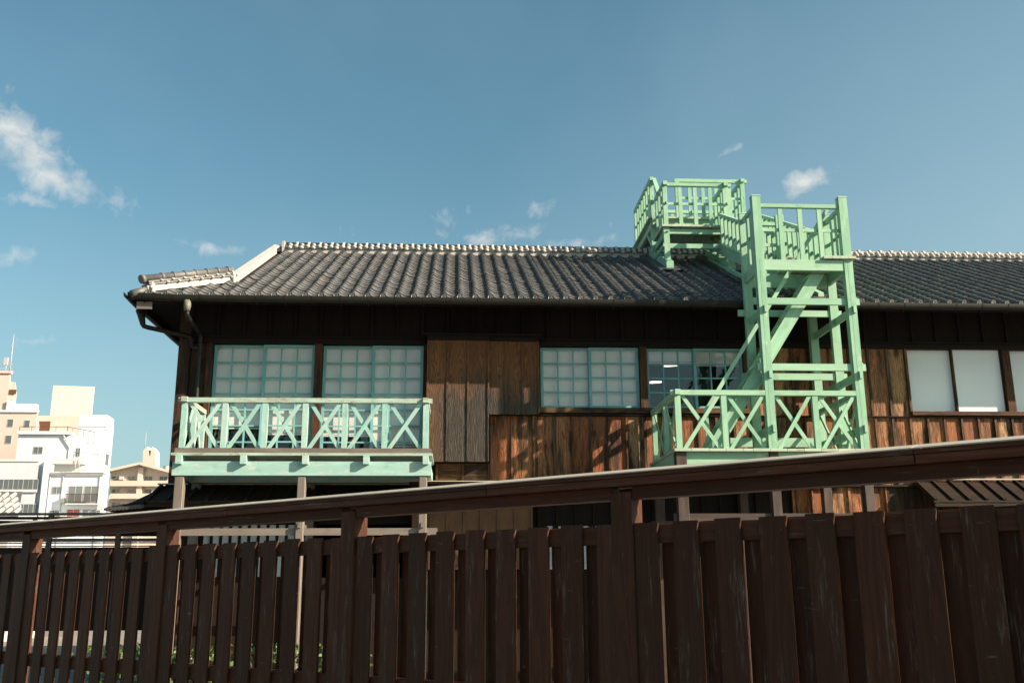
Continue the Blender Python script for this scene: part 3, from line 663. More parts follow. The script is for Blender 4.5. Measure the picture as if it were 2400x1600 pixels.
# --- lower pent roofs, panelled bay and ground-floor lattice
def pent_roof(x0, x1, zt, zb, yf, pitch, mat, side=None):
    b = MB(); slab(b, [(x0, yf, zb), (x1, yf, zb), (x1, 16.97, zt), (x0, 16.97, zt)], .03); p = b.build('pent_roof', mat, house)
    n = int((x1 - x0) / pitch)
    for i in range(n + 1):
        x = x0 + .03 + i * pitch
        MB().beam((x, yf - .012, zb + .018), (x, 16.96, zt + .018), .045, .03).build('batten', mat, p)
    part('flashing', M['flash'], p, (x0 - .03, x1, 16.90, 16.968, zt + .012, zt + .035))
    part('eave_board', mat, p, (x0 + .02, x1 - .02, yf + .012, yf + .036, zb - .10, zb - .034))
    for i in range(int((x1 - x0) / .9) + 1):
        x = x0 + .1 + i * .9; MB().beam((x, yf + .04, zb - .07), (x, 16.98, zt - .07), .05, .06).build('rafter', M['cedar_black'], p)
    return p
pent_roof(8.10, 13.2, 3.39, 2.99, 16.30, .30, M['board_roof'])
lp = pent_roof(-4.95, -.72, 3.30, 2.985, 16.22, .312, M['board_roof'])
b = MB(); slab(b, [(-5.30, 16.10, 2.90), (-4.97, 16.22, 2.985), (-4.80, 16.97, 3.36), (-4.80, 24, 3.36), (-5.55, 24, 2.90), (-5.55, 16.1, 2.86)], .035)
b.build('pent_roof', M['cedar_black'], house)
for i in range(9):
    c = Vector((-5.50 + i * .062, 16.10, 2.842 + i * .005)); q = MB(); q.tube([c, c + Vector((0, .8, .12))], .034, 8); q.build('eave_tile', M['lead'], house)
part('eave_beam', M['cedar_black'], house, (-5.3, -4.8, 16.5, 16.6, 2.70, 2.84))
bay = part('panel_bay', M['panel'], house, (-.70, 1.32, 16.74, 17.0, 1.9, 3.25))
for i in range(8):
    x = -.68 + i * .284; part('batten', M['panel'], bay, (x - .018, x + .018, 16.722, 16.738, 1.9, 3.25))
part('flashing', M['flash'], bay, (-.76, 3.42, 16.13, 16.99, 3.287, 3.300)); part('ledge', M['cedar_black'], bay, (-.74, 3.40, 16.15, 16.99, 3.252, 3.285))  # ledge and flashing carried deeper and farther right to shade the panels below
lat = part('lattice_window', M['screen'], house, (-4.24, -2.35, 17.10, 17.12, 1.80, 2.655))
for i in range(13):
    x = -4.22 + i * .1555; part('slat', M['cedar_black'], lat, (x - .022, x + .022, 17.03, 17.075, 1.79, 2.66))
lat2 = part('lattice_window', M['screen'], house, (1.55, 2.9, 17.0, 17.02, 1.9, 2.62))
for i in range(9):
    x = 1.56 + i * .1555; part('slat', M['cedar_black'], lat2, (x - .03, x + .03, 16.93, 16.975, 1.9, 2.63))

# ------------------------------------------------------------------ turquoise balcony at the left
balc = thing('balcony', (-2.4, 15.8, 0), 'weathered turquoise timber balcony with crossed railings on grey posts', 'balcony')
BP = [-4.306, -3.664, -3.032, -2.394, -1.761, -1.124, -.468]
for i in range(8):
    y0 = 15.685 + i * .160; part('deck_board', M['aquaw'], balc, (-4.455, -.352, y0, y0 + .156, 3.648, 3.690))
part('base_rail', M['grey_wood'], balc, (-4.405, -.372, 15.705, 15.795, 3.694, 3.768))
for x in (-4.306, -.468): part('base_rail', M['grey_wood'], balc, (x - .045, x + .045, 15.80, 16.93, 3.694, 3.766))
for x in BP: part('baluster_post', M['aqua'], balc, (x - .044, x + .044, 15.712, 15.786, 3.77, 4.500))
MB().box(-4.405, -.365, 15.700, 15.792, 4.502, 4.576).build('top_rail', M['aquaw'], balc)
for x in (-4.306, -.468):
    part('top_rail', M['aquaw'], balc, (x - .047, x + .047, 15.655, 16.93, 4.506, 4.584))
    for y in (16.34, 16.90): part('baluster_post', M['aqua'], balc, (x - .037, x + .037, y - .04, y + .04, 3.77, 4.503))
    for (y0, y1) in ((15.79, 16.30), (16.38, 16.86)):
        MB().hexa((x - .022, y0, 3.772), (.020, 0, 0), (0, .055, 0), (0, y1 - y0 - .055, .726)).build('cross_brace', M['aqua'], balc)
        MB().hexa((x + .002, y1 - .055, 3.772), (.020, 0, 0), (0, .055, 0), (0, -(y1 - y0 - .055), .726)).build('cross_brace', M['aqua'], balc)
for i in range(6):
    x0, x1 = BP[i] + .046, BP[i + 1] - .046; wd = .072
    MB().hexa((x0, 15.722, 3.770), (wd, 0, 0), (0, .022, 0), (x1 - x0 - wd, 0, .730)).build('cross_brace', M['aqua'], balc)
    MB().hexa((x1 - wd, 15.748, 3.770), (wd, 0, 0), (0, .022, 0), (-(x1 - x0 - wd), 0, .730)).build('cross_brace', M['aqua'], balc)
for x in (-4.318, -3.318, -2.352, -1.395, -.455): part('joist', M['aqua'], balc, (x - .046, x + .046, 15.63, 16.93, 3.510, 3.645))
part('front_beam', M['aqua'], balc, (-4.43, -.368, 15.728, 15.80, 3.338, 3.560)); part('rear_beam', M['aqua'], balc, (-4.43, -.368, 16.80, 16.87, 3.338, 3.505))
for x in (-4.40, -.40): part('side_beam', M['aqua'], balc, (x - .028, x + .028, 15.802, 16.798, 3.345, 3.50))
for x0, x1 in ((-4.385, -4.24), (-2.475, -2.348), (-.560, -.431)):
    soften(part('post', M['grey_wood'], balc, (x0, x1, 15.745, 15.88, .004, 3.336)), .012)
    soften(part('post', M['grey_wood'], balc, (x0, x1, 16.77, 16.90, .004, 3.336)), .012)
part('tie_rail', M['grey_wood'], balc, (-4.50, -.26, 15.79, 15.835, 2.412, 2.522))
for x in (-4.31, -2.41, -.495): part('tie_rail', M['grey_wood'], balc, (x - .022, x + .022, 15.70, 16.95, 2.524, 2.60))

# ------------------------------------------------------------------ mint-green stair tower
tow = thing('stair_tower', (5.6, 15.4, 0), 'mint green timber stair tower climbing from a railed deck to the roof', 'stair tower')
K = 14.98 / 15.15; YA = 14.98; YBk = 15.73; YE = 16.72; PD = .13
def tx(x): return x * K
def tz(z): return 1.6 + (z - 1.6) * K
mt = M['mint']
XA0, XA1, XC0, XC1 = tx(4.953), tx(5.095), tx(6.437), tx(6.579); ZD = tz(3.698); ZLAND = tz(6.906); ZTOP = tz(7.965)
# lower deck
x = tx(3.432); i = 0
while x < tx(6.63):
    wd = random.choice((.27, .27, .27, .155)); x1 = min(x + wd, tx(6.636))
    if x1 - x > .05: part('deck_board', M['mintd'], tow, (x, x1 - .006, YA - .055, 16.93, tz(3.655), ZD + random.uniform(-.002, .002)))
    x = x1
part('front_beam', mt, tow, (tx(3.64), XA0 - .003, YA + .04, YA + .095, tz(3.445), tz(3.652))); part('front_beam', mt, tow, (XA1 + .003, XC0 - .003, YA + .04, YA + .095, tz(3.445), tz(3.652)))
part('side_beam', mt, tow, (tx(3.452), tx(3.50), YA + .17, 16.90, tz(3.42), tz(3.652))); part('side_beam', mt, tow, (tx(6.53), tx(6.575), YA + .17, 16.90, tz(3.42), tz(3.652)))
for x0, x1 in ((tx(3.462), tx(3.63)), (XA0, XA1), (XC0, XC1)):
    for y0 in (YA + .004, YE): soften(part('post', M['brown_post'], tow, (x0, x1, y0, y0 + .15, .004, tz(3.650))), .006)
part('tie_rail', M['brown_post'], tow, (tx(3.40), tx(6.7), YA + .06, YA + .105, tz(2.58), tz(2.70)))
for y in (15.9,): part('tie_rail', M['brown_post'], tow, (tx(3.40), tx(6.7), YE + .05, YE + .10, tz(2.58), tz(2.70)))
# lower railing
ZR0, ZR1 = tz(4.559), tz(4.639)
lpost = [(tx(3.483), tx(3.577)), (tx(4.230), tx(4.319)), (XA0, XA1), (tx(5.713), tx(5.802)), (XC0, XC1)]
for n_, (x0, x1) in enumerate(lpost):
    if n_ in (2, 4): continue
    part('baluster_post', mt, tow, (x0, x1, YA + .012, YA + .092, ZD + .002, ZR0 - .002))
part('top_rail', mt, tow, (tx(3.42), XA0 - .002, YA + .002, YA + .088, ZR0, ZR1)); part('top_rail', mt, tow, (XA1 + .002, XC0 - .002, YA + .002, YA + .088, ZR0, ZR1))
for n_ in range(4):
    x0, x1 = lpost[n_][1] + .002, lpost[n_ + 1][0] - .002; wd = .070; h = ZR0 - ZD - .006
    MB().hexa((x0, YA + .020, ZD + .003), (wd, 0, 0), (0, .022, 0), (x1 - x0 - wd, 0, h)).build('cross_brace', mt, tow)
    MB().hexa((x1 - wd, YA + .048, ZD + .003), (wd, 0, 0), (0, .022, 0), (-(x1 - x0 - wd), 0, h)).build('cross_brace', mt, tow)
for x in (tx(3.53), tx(6.508)):
    y0 = YA - .035 if x < 4 else YA + .14
    part('top_rail', mt, tow, (x - .043, x + .043, y0, 16.93, ZR0 + .004, ZR1 + .006))
    ys = (YA + .10, 15.88, 16.80)
    for y in (15.92, 16.84): part('baluster_post', mt, tow, (x - .04, x + .04, y - .045, y + .045, ZD + .002, ZR0 + .002))
    for y0, y1 in ((YA + .15, 15.872), (15.968, 16.79)):
        h = ZR0 - ZD
        MB().hexa((x - .024, y0, ZD + .003), (.022, 0, 0), (0, .07, 0), (0, y1 - y0 - .07, h)).build('cross_brace', mt, tow)
        MB().hexa((x + .004, y1 - .07, ZD + .003), (.022, 0, 0), (0, .07, 0), (0, -(y1 - y0 - .07), h)).build('cross_brace', mt, tow)
# main posts
for x0, x1 in ((XA0, XA1), (XC0, XC1)):
    for y0, z1, d in ((YA, ZTOP, PD), (YBk, ZTOP - .02, .09), (YE, 6.56, .12)):
        if x0 == XA0 and y0 == YE: continue
        o = part('post', mt, tow, (x0, x1, y0, y0 + d, ZD - .045 if y0 > YA else tz(3.652), z1))
        if z1 > 7: part('post_cap', M['aqua'], tow, (x0 - .006, x1 + .006, y0 - .006, y0 + d + .006, z1 + .001, z1 + .018))
    part('side_post_strip', mt, tow, (x0 + .055, x0 + .058, YA - .002, YA - .0005, ZD + .01, ZTOP - 1.1))
for (z0, z1, zz) in ((6.086, 6.195, 6.075), (4.976, 5.088, 4.96)):
    part('tie_beam', mt, tow, (XA0 - .075, XC1 + .075, YA + .040, YA + .090, tz(z0), tz(z1)))
    part('tie_beam', mt, tow, (XA0 - .12, XC1 + .06, YBk + .022, YBk + .066, tz(z0) + .0, tz(z1) - .0))
    for xe in (XA0 - .02, XC1 + .012): part('wedge', mt, tow, (xe, xe + .024, YA + .045, YA + .085, tz(z1) + .0005, tz(z1) + .022))
for zc in (6.0, 4.905, 4.03):
    for x0 in (XA0, XC0):
        xm = x0 + .095
        part('side_tie', mt, tow, (xm - .022, xm + .022, YA - .035, YE + .16 if x0 == XC0 else YBk + .14, tz(zc) - .065, tz(zc) + .055))
part('low_tie', mt, tow, (XA0 - .1, XC1, YE + .03, YE + .075, tz(3.98), tz(4.14)))
# landing
part('landing_beam', mt, tow, (XA1 + .002, XC0 - .002 + .06, YA + .012, YA + .07, tz(6.667), tz(6.846)))
part('landing_beam', mt, tow, (XA1 + .002, XC0 - .002, YBk + .012, YBk + .07, tz(6.60), tz(6.846)))
for x0 in (XA0, XC0): part('landing_beam', mt, tow, (x0 + .03, x0 + .09, YA + PD + .002, YBk - .002, tz(6.667), tz(6.846)))
for i in range(4):
    x0 = tx(6.085) + i * .135; part('deck_board', M['mintd'], tow, (x0, x0 + .131, YA - .05, YBk + .085, tz(6.861), ZLAND + random.uniform(-.002, .001)))
part('deck_board', M['mintd'], tow, (tx(5.56), tx(6.08), YBk - .12, YBk + .09, tz(6.861), ZLAND - .003))
def railing(par, mat, p, q, zt0, zt1, zm, zb, n, bw=.074, th=.05, over=(0, 0), edge=.0, name='baluster'):
    """top rail, middle rail and n balusters between two points of the plan"""
    p = Vector((p[0], p[1], 0)); q = Vector((q[0], q[1], 0)); d = (q - p); L = d.length; d.normalize(); s = Vector((-d.y, d.x, 0))
    def bx(nm, a, b, t, z0, z1, off=0.0, m_=mat):
        MB().hexa(p + d * a - s * (t / 2) + s * off + Vector((0, 0, z0)), d * (b - a), s * t, (0, 0, z1 - z0)).build(nm, m_, par)
    bx('top_rail', -over[0], L + over[1], th + .025, zt0, zt1)
    if zm: bx('mid_rail', 0, L, th * .5, zm, zm + .056, th * .42)
    for k in range(n):
        c = edge + (L - 2 * edge) * (k + 1) / (n + 1); bx(name, c - bw / 2, c + bw / 2, th * .8, zb, zt0 - .001)
ZT0, ZT1, ZM = tz(7.777), tz(7.84), tz(7.362)
railing(tow, mt, (XA1 + .002, YA + .06), (XC0 - .002, YA + .06), ZT0, ZT1, ZM, tz(6.85), 3)
for xx, nn in ((XA0 + .07, 2), (XC0 + .07, 2)):
    railing(tow, mt, (xx, YBk - .002), (xx, YA + PD + .002), ZT0, ZT1, ZM, tz(6.85), nn, .10)
railing(tow, mt, (XA1, YBk + .045), (tx(5.60), YBk + .045), ZT0 - .04, ZT1 - .04, ZM, tz(6.85), 1)
# first flight: deck to landing, rising to the right
s0 = at(1822.9, 826, 15.19); s1 = at(1934.2, 639, 15.19); sl = (s1 - s0).normalized(); mm = sl.z / sl.x
def fl1(z): return s0.x + (z - s0.z) / mm
SH = .235
for y0 in (15.17, 15.63):
    xb, xt = fl1(ZD + .002), fl1(tz(6.66))
    MB().hexa((xb - SH, y0, ZD + .002), (SH, 0, 0), (0, .042, 0), (xt - xb, 0, tz(6.66) - ZD - .002)).build('stringer', mt, tow)
n_ = 14
for i in range(1, n_):
    z = ZD + (ZLAND - ZD) * i / n_; xc = fl1(z) - SH * .5
    part('tread', mt, tow, (xc - .13, xc + .09, 15.213, 15.629, z - .030, z))
h0_ = at(1683.7, 913, 15.26); h1_ = at(1938, 491, 15.26)
e_ = (h1_ - h0_).normalized(); MB().beam(h0_ - e_ * .45, h1_, .04, .062).build('hand_rail', mt, tow)
for f_ in (.12,): 
    c = h0_ - e_ * .4; part('newel', mt, tow, (c.x - .03, c.x + .03, 15.245, 15.30, ZD + .002, c.z + .03))
# second flight: landing to the roof platform, following the roof pitch
XS0, XS1 = tx(5.62), XC0 + .07
def z2(y): return ZLAND + .50 * (y - 15.80)
for xx in (XS0 + .03, XS1):
    MB().hexa((xx - .022, 15.83, z2(15.83) - .24), (.044, 0, 0), (0, 0, .24), (0, 4.2, 2.10)).build('stringer', mt, tow)
    rr = lambda y: tz(7.57) + .50 * (y - 15.78)
    MB().beam((xx, 15.80, rr(15.80)), (xx, 19.28, rr(19.28)), .07, .068).build('hand_rail', mt, tow)
    MB().beam((xx + .025, 15.80, rr(15.80) - .42), (xx + .025, 19.28, rr(19.28) - .42), .025, .055).build('mid_rail', mt, tow)
    for k in range(13):
        y = 16.05 + k * .26; MB().box(xx - .038, xx + .038, y - .035, y + .035, z2(y) - .02, rr(y) - .03).build('baluster', mt, tow)
for k in range(15):
    y = 16.05 + k * .28; z = z2(y); part('tread', M['mintd'], tow, (XS0 + .055, XS1 - .025, y - .13, y + .11, z - .035, z))
part('newel', mt, tow, (tx(5.60), tx(5.69), YBk, YBk + .09, tz(6.85), tz(7.93))); part('newel', mt, tow, (XS1 - .045, XS1 + .045, 17.95, 18.04, z2(18) - .2, tz(7.57) + 1.11 + .14))
for xx in (XS0 + .03, XS1):
    b = MB(); ym = 16.3; b.hexa((xx - .05, 16.25, roofz(16.25) + .06), (.10, 0, 0), (0, 0, .07), (0, 4.0, 2.0)); b.build('roof_skid', mt, tow)
    b = MB(); b.hexa((xx - .16, 16.15, roofz(16.15) + .045), (.32, 0, 0), (0, 0, .015), (0, 4.1, 2.05)); b.build('flashing', M['lead'], tow)

# ------------------------------------------------------------------ drying platform on the roof ridge
plat = thing('roof_platform', (5.3, 20.6, roofz(20.6)), 'mint green railed drying platform perched on the roof ridge', 'platform')
KP = 19.25 / 19.4; YP = 19.25; KQ = 20.2 / 20.35; YQ = 20.2
def qx(x): return x * KP
def qz(z): return 1.6 + (z - 1.6) * KP
ZP = qz(9.06)
x = qx(4.356)
while x < qx(5.80):
    part('deck_board', M['mintd'], plat, (x, min(x + .205, qx(5.815)), YP - .03, YQ - .01, ZP - .045, ZP + random.uniform(-.002, .002))); x += .21
part('front_beam', mt, plat, (qx(4.522), qx(5.698), YP + .05, YP + .10, qz(8.877), qz(8.99))); part('tie_beam', mt, plat, (qx(4.522), qx(5.698), YP + .05, YP + .09, qz(8.554), qz(8.657)))
for x0, x1 in ((qx(4.397), qx(4.518)), (qx(5.702), qx(5.826))):
    xm = (x0 + x1) / 2
    part('leg', mt, plat, (x0, x1, YP + .02, YP + .13, roofz(YP) + .20, ZP - .047)); part('leg', mt, plat, (x0, x1, YQ + .25, YQ + .36, roofz(YQ + .25) + .2, ZP - .047))
    part('side_beam', mt, plat, (xm - .03, xm + .03, YP + .132, YQ + .245, ZP - .20, ZP - .048)); part('side_tie', mt, plat, (x0 - .03, x0 - .002, YP + .0, YQ + .4, qz(8.57), qz(8.64)))
    b = MB(); b.hexa((xm - .075, YP - .16, roofz(YP - .16) + .085), (.15, 0, 0), (0, 0, .15), (0, 1.75, .875)); b.build('roof_skid', mt, plat)
    b = MB(); b.hexa((xm - .27, YP - .30, roofz(YP - .30) + .062), (.54, 0, 0), (0, 0, .02), (0, 2.0, 1.0)); b.build('flashing', M['lead'], plat)
    part('wedge', mt, plat, (x1 - .05, x1 - .02, YP - .01, YP + .018, qz(8.90), qz(8.93)))
F1 = [(qx(4.408), qx(4.502)), (qx(5.716), qx(5.835))]
for x0, x1 in F1: part('rail_post', mt, plat, (x0, x1, YP + .01, YP + .10, ZP + .002, qz(9.948)))
part('top_rail', mt, plat, (qx(4.40), qx(5.90), YP + .0, YP + .085, qz(9.95), qz(10.025)))
part('mid_rail', mt, plat, (qx(4.505), qx(5.714), YP + .065, YP + .09, qz(9.538), qz(9.594)))
for bx_ in (4.746, 5.071, 5.397): part('baluster', mt, plat, (qx(bx_), qx(bx_ + .078), YP + .02, YP + .062, ZP + .002, qz(9.948)))
for xs in (qx(4.455), qx(5.775)):
    y1 = YQ - .04
    part('top_rail', mt, plat, (xs - .045, xs + .045, YP - .06, y1, qz(9.955), qz(10.035)))
    part('mid_rail', mt, plat, (xs + .012, xs + .038, YP - .03, y1, qz(9.53), qz(9.587)))
    for k in range(3): y = YP + .30 + k * .27; part('baluster', mt, plat, (xs - .035, xs + .009, y - .04, y + .04, ZP + .002, qz(9.953)))
# upper deck straddling the ridge
ZQ = 1.6 + (9.61 - 1.6) * KQ; ZQR = 1.6 + (10.53 - 1.6) * KQ; QX0, QX1, YR = 4.31, 6.45, 22.1
y = YQ - .02
while y < YR: part('deck_board', M['mintd'], plat, (QX0 - .06, QX1 + .04, y, y + .20, ZQ - .04, ZQ + random.uniform(-.002, .002))); y += .206
for yy in (YQ + .05, YR - .1): part('deck_beam', mt, plat, (QX0, QX1, yy, yy + .06, ZQ - .19, ZQ - .042))
for xx in (QX0 + .02, QX1 - .08):
    part('side_beam', mt, plat, (xx, xx + .06, YQ - .02, YR + .05, ZQ - .20, ZQ - .043))
    for yy in (YQ + .15, YR - .15): part('leg', mt, plat, (xx + .002, xx + .10, yy, yy + .10, roofz(min(yy, 42.2 - yy)) - .05, ZQ - .045))
    beam('knee_brace', mt, plat, (xx + .03, YQ + .25, ZQ - .62), (xx + .03, YQ + .75, ZQ - .12), .04, .06)
def qp(x, y, zt=None): part('rail_post', mt, plat, (x - .046, x + .046, y - .046, y + .046, ZQ + .002, zt or ZQR - .076))
for x, y in ((QX0 + .03, YQ + .03), (QX1 - .05, YQ + .03), (QX0 + .03, YR), (QX1 - .05, YR)): qp(x, y)
qp(4.92, YQ + .03)
railing(plat, mt, (4.90, YQ + .03), (QX1 - .05, YQ + .03), ZQR - .075, ZQR, ZQR - .47, ZQ + .002, 4, over=(.04, .11))
railing(plat, mt, (QX0 + .03, YR), (QX1 - .05, YR), ZQR - .075, ZQR, ZQR - .47, ZQ + .002, 6)
for xs in (QX0 + .03, QX1 - .05):
    part('top_rail', mt, plat, (xs - .042, xs + .042, YQ - .06, YR + .09, ZQR - .070, ZQR + .012)); part('mid_rail', mt, plat, (xs + .01, xs + .035, YQ - .02, YR + .06, ZQR - .47, ZQR - .415))
    for k in range(6): y = YQ + .28 + k * .27; part('baluster', mt, plat, (xs - .035, xs + .008, y - .038, y + .038, ZQ + .002, ZQR - .072))

beam('hand_rail', mt, plat, (QX0 + .09, YQ + .0, ZQR - .02), (qx(4.40) + .03, YQ - .42, qz(9.99)), .09, .06)
for k in range(2): part('step', M['mintd'], plat, (4.36, 4.86, YQ - .12 - k * .2 + .0, YQ + .06 - k * .2, ZP + .16 + .17 * (1 - k), ZP + .195 + .17 * (1 - k)))

# ------------------------------------------------------------------ dark rail fence behind, left
rfence = thing('rail_fence', at(200, 1300, 18.6) * 1, 'dark horizontal rail fence beside the house at far left', 'fence')
rfence.location.z = 0; ORG[rfence.name] = Vector(rfence.location)
YFN = 18.6
def zz(py): return at(150, py, YFN).z
xa, xb = at(-260, 1250, YFN).x, -5.0
part('cap', M['lead'], rfence, (xa, xb, YFN - .06, YFN + .10, zz(1206.5), zz(1201.5)))
for (p0, p1, mm_) in ((1210, 1216.6, 'cedar_black'), (1219.5, 1230, 'cedar_black'), (1243, 1256.5, 'cedar_black'), (1261, 1269, 'lead'), (1270, 1273, 'lead')):
    part('rail', M[mm_], rfence, (xa, xb, YFN, YFN + .03, zz(p1), zz(p0)))
part('pale_rail', M['flash'], rfence, (xa, xb, YFN - .035, YFN - .005, zz(1281), zz(1278)))
part('rail', M['cedar_black'], rfence, (xa, xb, YFN, YFN + .03, .9, zz(1282)))
for i in range(7):
    x = at(279, 1250, YFN).x - i * 1.225 + .0; part('post', M['brown_post'], rfence, (x - .045, x + .045, YFN - .05, YFN - .002, .004, zz(1206.5)))
x = -4.95; part('post', M['brown_post'], rfence, (x - .045, x + .045, YFN - .05, YFN - .002, .004, zz(1206.5)))

# ------------------------------------------------------------------ hedge behind the fence
leafm = G('hedge_leaf', .5, .4); lr = leafm.sep(leafm.uv('rnd')); leafm.color(leafm.mix(lr[0], (.022, .055, .010), (.060, .11, .020)))
def hedge(x0, x1, yc, h, label):
    hd_ = thing('hedge', ((x0 + x1) / 2, yc, 0), label, 'hedge'); b = MB()
    n = int((x1 - x0) * 900)
    for i in range(n):
        c = Vector((random.uniform(x0, x1), yc + random.gauss(0, .18), h * (random.random() ** .6) + random.uniform(-.03, .05)))
        u = Vector((random.uniform(-1, 1), random.uniform(-1, 1), random.uniform(-.2, 1))).normalized(); v = u.cross(Vector((random.uniform(-1, 1), random.uniform(-1, 1), random.uniform(-1, 1)))).normalized()
        l_, w_ = random.uniform(.05, .085), random.uniform(.018, .028)
        b.poly([c - u * l_ * .5, c + v * w_, c + u * l_ * .5, c - v * w_])
    o = b.build('foliage', leafm.m, hd_); o['kind'] = 'stuff'
    for k in range(int((x1 - x0) / .5)):
        x = x0 + .25 + k * .5; q = MB(); q.tube([(x, yc, .0), (x + .03, yc, h * .5), (x - .02, yc + .02, h * .9)], .02, 6, rads=[.022, .016, .007]); q.build('stem', M['brown_post'], hd_)
hedge(-3.9, -.9, 11.2, 1.0, 'low green leafy hedge glimpsed through the foreground fence gaps')

# ------------------------------------------------------------------ town beyond, left
def citymat(nm, c, dirt=.12): return mat_plain(nm, c, .85, .05, .15, .25, dirt=dirt)
CW, CP, CB, CG, CI = citymat('white_city_wall', (.60, .625, .66)), citymat('pink_city_wall', (.56, .465, .415)), citymat('cream_city_wall', (.62, .59, .54)), citymat('pale_grey_city_wall', (.50, .54, .59)), citymat('peach_city_wall', (.53, .455, .405))
gg = G('city_window_glass', .12, .8); gg.color((.10, .12, .125)); CGL = gg.m
CFR = mat_plain('aluminium_frame', (.42, .42, .42), .5, .05, 1); CRF = mat_plain('grey_city_roof', (.16, .16, .165), .7, .1, .3)
CUR = mat_plain('red_curtain', (.30, .08, .07), .8, .1, 1)
def cpart(nm, mat, par, x0, x1, y0, y1, z0, z1): return part(nm, mat, par, (min(x0, x1), max(x0, x1), y0, y1, min(z0, z1), max(z0, z1)))
def cwin(par, Y, px0, py0, px1, py1, bars=1, depth=.25, proud=.02, mat=None, base=None):
    """window in a wall face at y = Y (faces the camera): frame, panes; corners are surveyed"""
    a = at(px0, py0, Y); b = at(px1, py1, Y); x0, x1, z0, z1 = a.x, b.x, b.z, a.z; t = max(.05, (x1 - x0) * .035)
    fr = part('window', CFR, par, (x0, x1, Y - .06, Y - .012, z1 - t, z1), (x0, x1, Y - .08, Y - .012, z0, z0 + t), (x0, x0 + t, Y - .06, Y - .012, z0 + t, z1 - t), (x1 - t, x1, Y - .06, Y - .012, z0 + t, z1 - t))
    n = bars + 1; w_ = (x1 - x0 - 2 * t) / n
    for i in range(n):
        part('pane', mat or CGL, fr, (x0 + t + i * w_ + (.04 if i else 0), x0 + t + (i + 1) * w_, Y - .035, Y - .014, z0 + t, z1 - t))
        if i: part('mullion', CFR, fr, (x0 + t + i * w_ - .03, x0 + t + i * w_ + .038, Y - .055, Y - .013, z0 + t, z1 - t))
    return fr
def crail(par, Y, px0, px1, py0, py1, n, yd=.0, mat=None):
    a = at(px0, py0, Y); b = at(px1, py1, Y); r = MB()
    r.beam((a.x, Y, a.z), (b.x, Y + yd, a.z), .10, .10).beam((a.x, Y, b.z + .15), (b.x, Y + yd, b.z + .15), .06, .06)
    for i in range(n + 1):
        f = i / n; r.box(a.x + (b.x - a.x) * f - .03, a.x + (b.x - a.x) * f + .03, Y + yd * f - .03, Y + yd * f + .03, b.z, a.z)
    return r.build('railing', mat or M['iron'], par)
def cbase(nm, px, Y, label, cat='building'):
    p = at(px, 1300, Y); return thing(nm, (p.x, Y, 0), label, cat)
def wall_px(par, mat, Y, px0, px1, py0, depth, nm='wall', z0=0.0, skew=.9):
    a = at(px0, py0, Y); b = at(px1, py0, Y); sk = b.x / Y * depth * skew
    q = MB(); lo = [Vector((a.x, Y, z0)), Vector((b.x, Y, z0)), Vector((b.x + sk, Y + depth, z0)), Vector((a.x + a.x / Y * depth, Y + depth, z0))]
    up = [v + Vector((0, 0, b.z - z0)) for v in lo]; q.poly(up); q.poly(lo[::-1])
    for i in range(4): q.poly([lo[i], lo[(i + 1) % 4], up[(i + 1) % 4], up[i]])
    return q.build(nm, mat, par)

# low grey-white block with strip windows, far left
Y = 144.0; c = cbase('office_block', 50, Y, 'pale grey low block with two strips of windows at left edge')
wall_px(c, CG, Y, -190, 92, 1081, 18); zt = at(50, 1081, Y).z
wall_px(c, CG, Y + .6, 92.3, 103, 1081, 14, 'stair_wall'); wall_px(c, CW, Y - .3, 103.3, 109, 1080, 14, 'pier')
cpart('coping', CW, c, at(-190, 1081, Y).x, at(92, 1081, Y).x, Y - .15, Y + .4, zt + .01, zt + .3)
for (y0, y1) in ((1122.5, 1147), (1180.5, 1206)):
    for i in range(-3, 4): cwin(c, Y, 5 + i * 23.2 - 8, y0, 5 + i * 23.2 + 13.5, y1, 1)
    a = at(-120, y1, Y); part('string_course', CW, c, (a.x, at(88, y1, Y).x, Y - .25, Y - .085, a.z - .35, a.z - .05))
# small pale house with balcony
Y = 160.0; c = cbase('pale_house', 175, Y, 'small bluish white house with dark flat roof and iron balcony')
wall_px(c, CG, Y, 110, 243, 1112, 14); zt = at(175, 1112, Y).z
wall_px(c, CW, Y + .3, 104.5, 109.6, 1110, 14, 'side_pier')
b = MB(); a0 = at(113, 1112, Y - .4); a1 = at(246, 1112, Y - .4); slab(b, [(a0.x, Y - .4, a0.z + .25), (a1.x, Y - .4, a0.z + .25), (a1.x * (Y + 5) / Y - .6, Y + 5, a0.z + 1.0), (a0.x + 1.2, Y + 5, a0.z + 1.0)], .2); b.build('roof', CRF, c)
for q in ((122.5, 1140, 143.5, 1157), (161, 1138, 191.5, 1176), (198, 1138, 228, 1176), (116.5, 1195, 139, 1210), (157, 1192.5, 186.5, 1211), (194, 1192.5, 222.5, 1211)):
    cwin(c, Y, *q, bars=1, mat=CUR if q[0] == 157 else None)
crail(c, Y - 1.0, 153, 227.5, 1157, 1179, 26); a = at(153, 1179, Y - 1); cpart('balcony_slab', CFR, c, a.x, at(228, 1179, Y - 1).x, Y - 1.05, Y - .09, a.z - .2, a.z)
for (u, v) in ((146, 1172), (234, 1190), (148, 1206)):
    a = at(u, v, Y - .45); cpart('air_conditioner', CFR, c, a.x - .45, a.x + .45, Y - .45, Y - .09, a.z - .35, a.z + .35)
for u in (119, 150, 236): a = at(u, 1112, Y); q = MB(); q.tube([(a.x, Y - .12, a.z - .2), (a.x, Y - .12, 0)], .07, 6); q.build('drain_pipe', CFR, c)
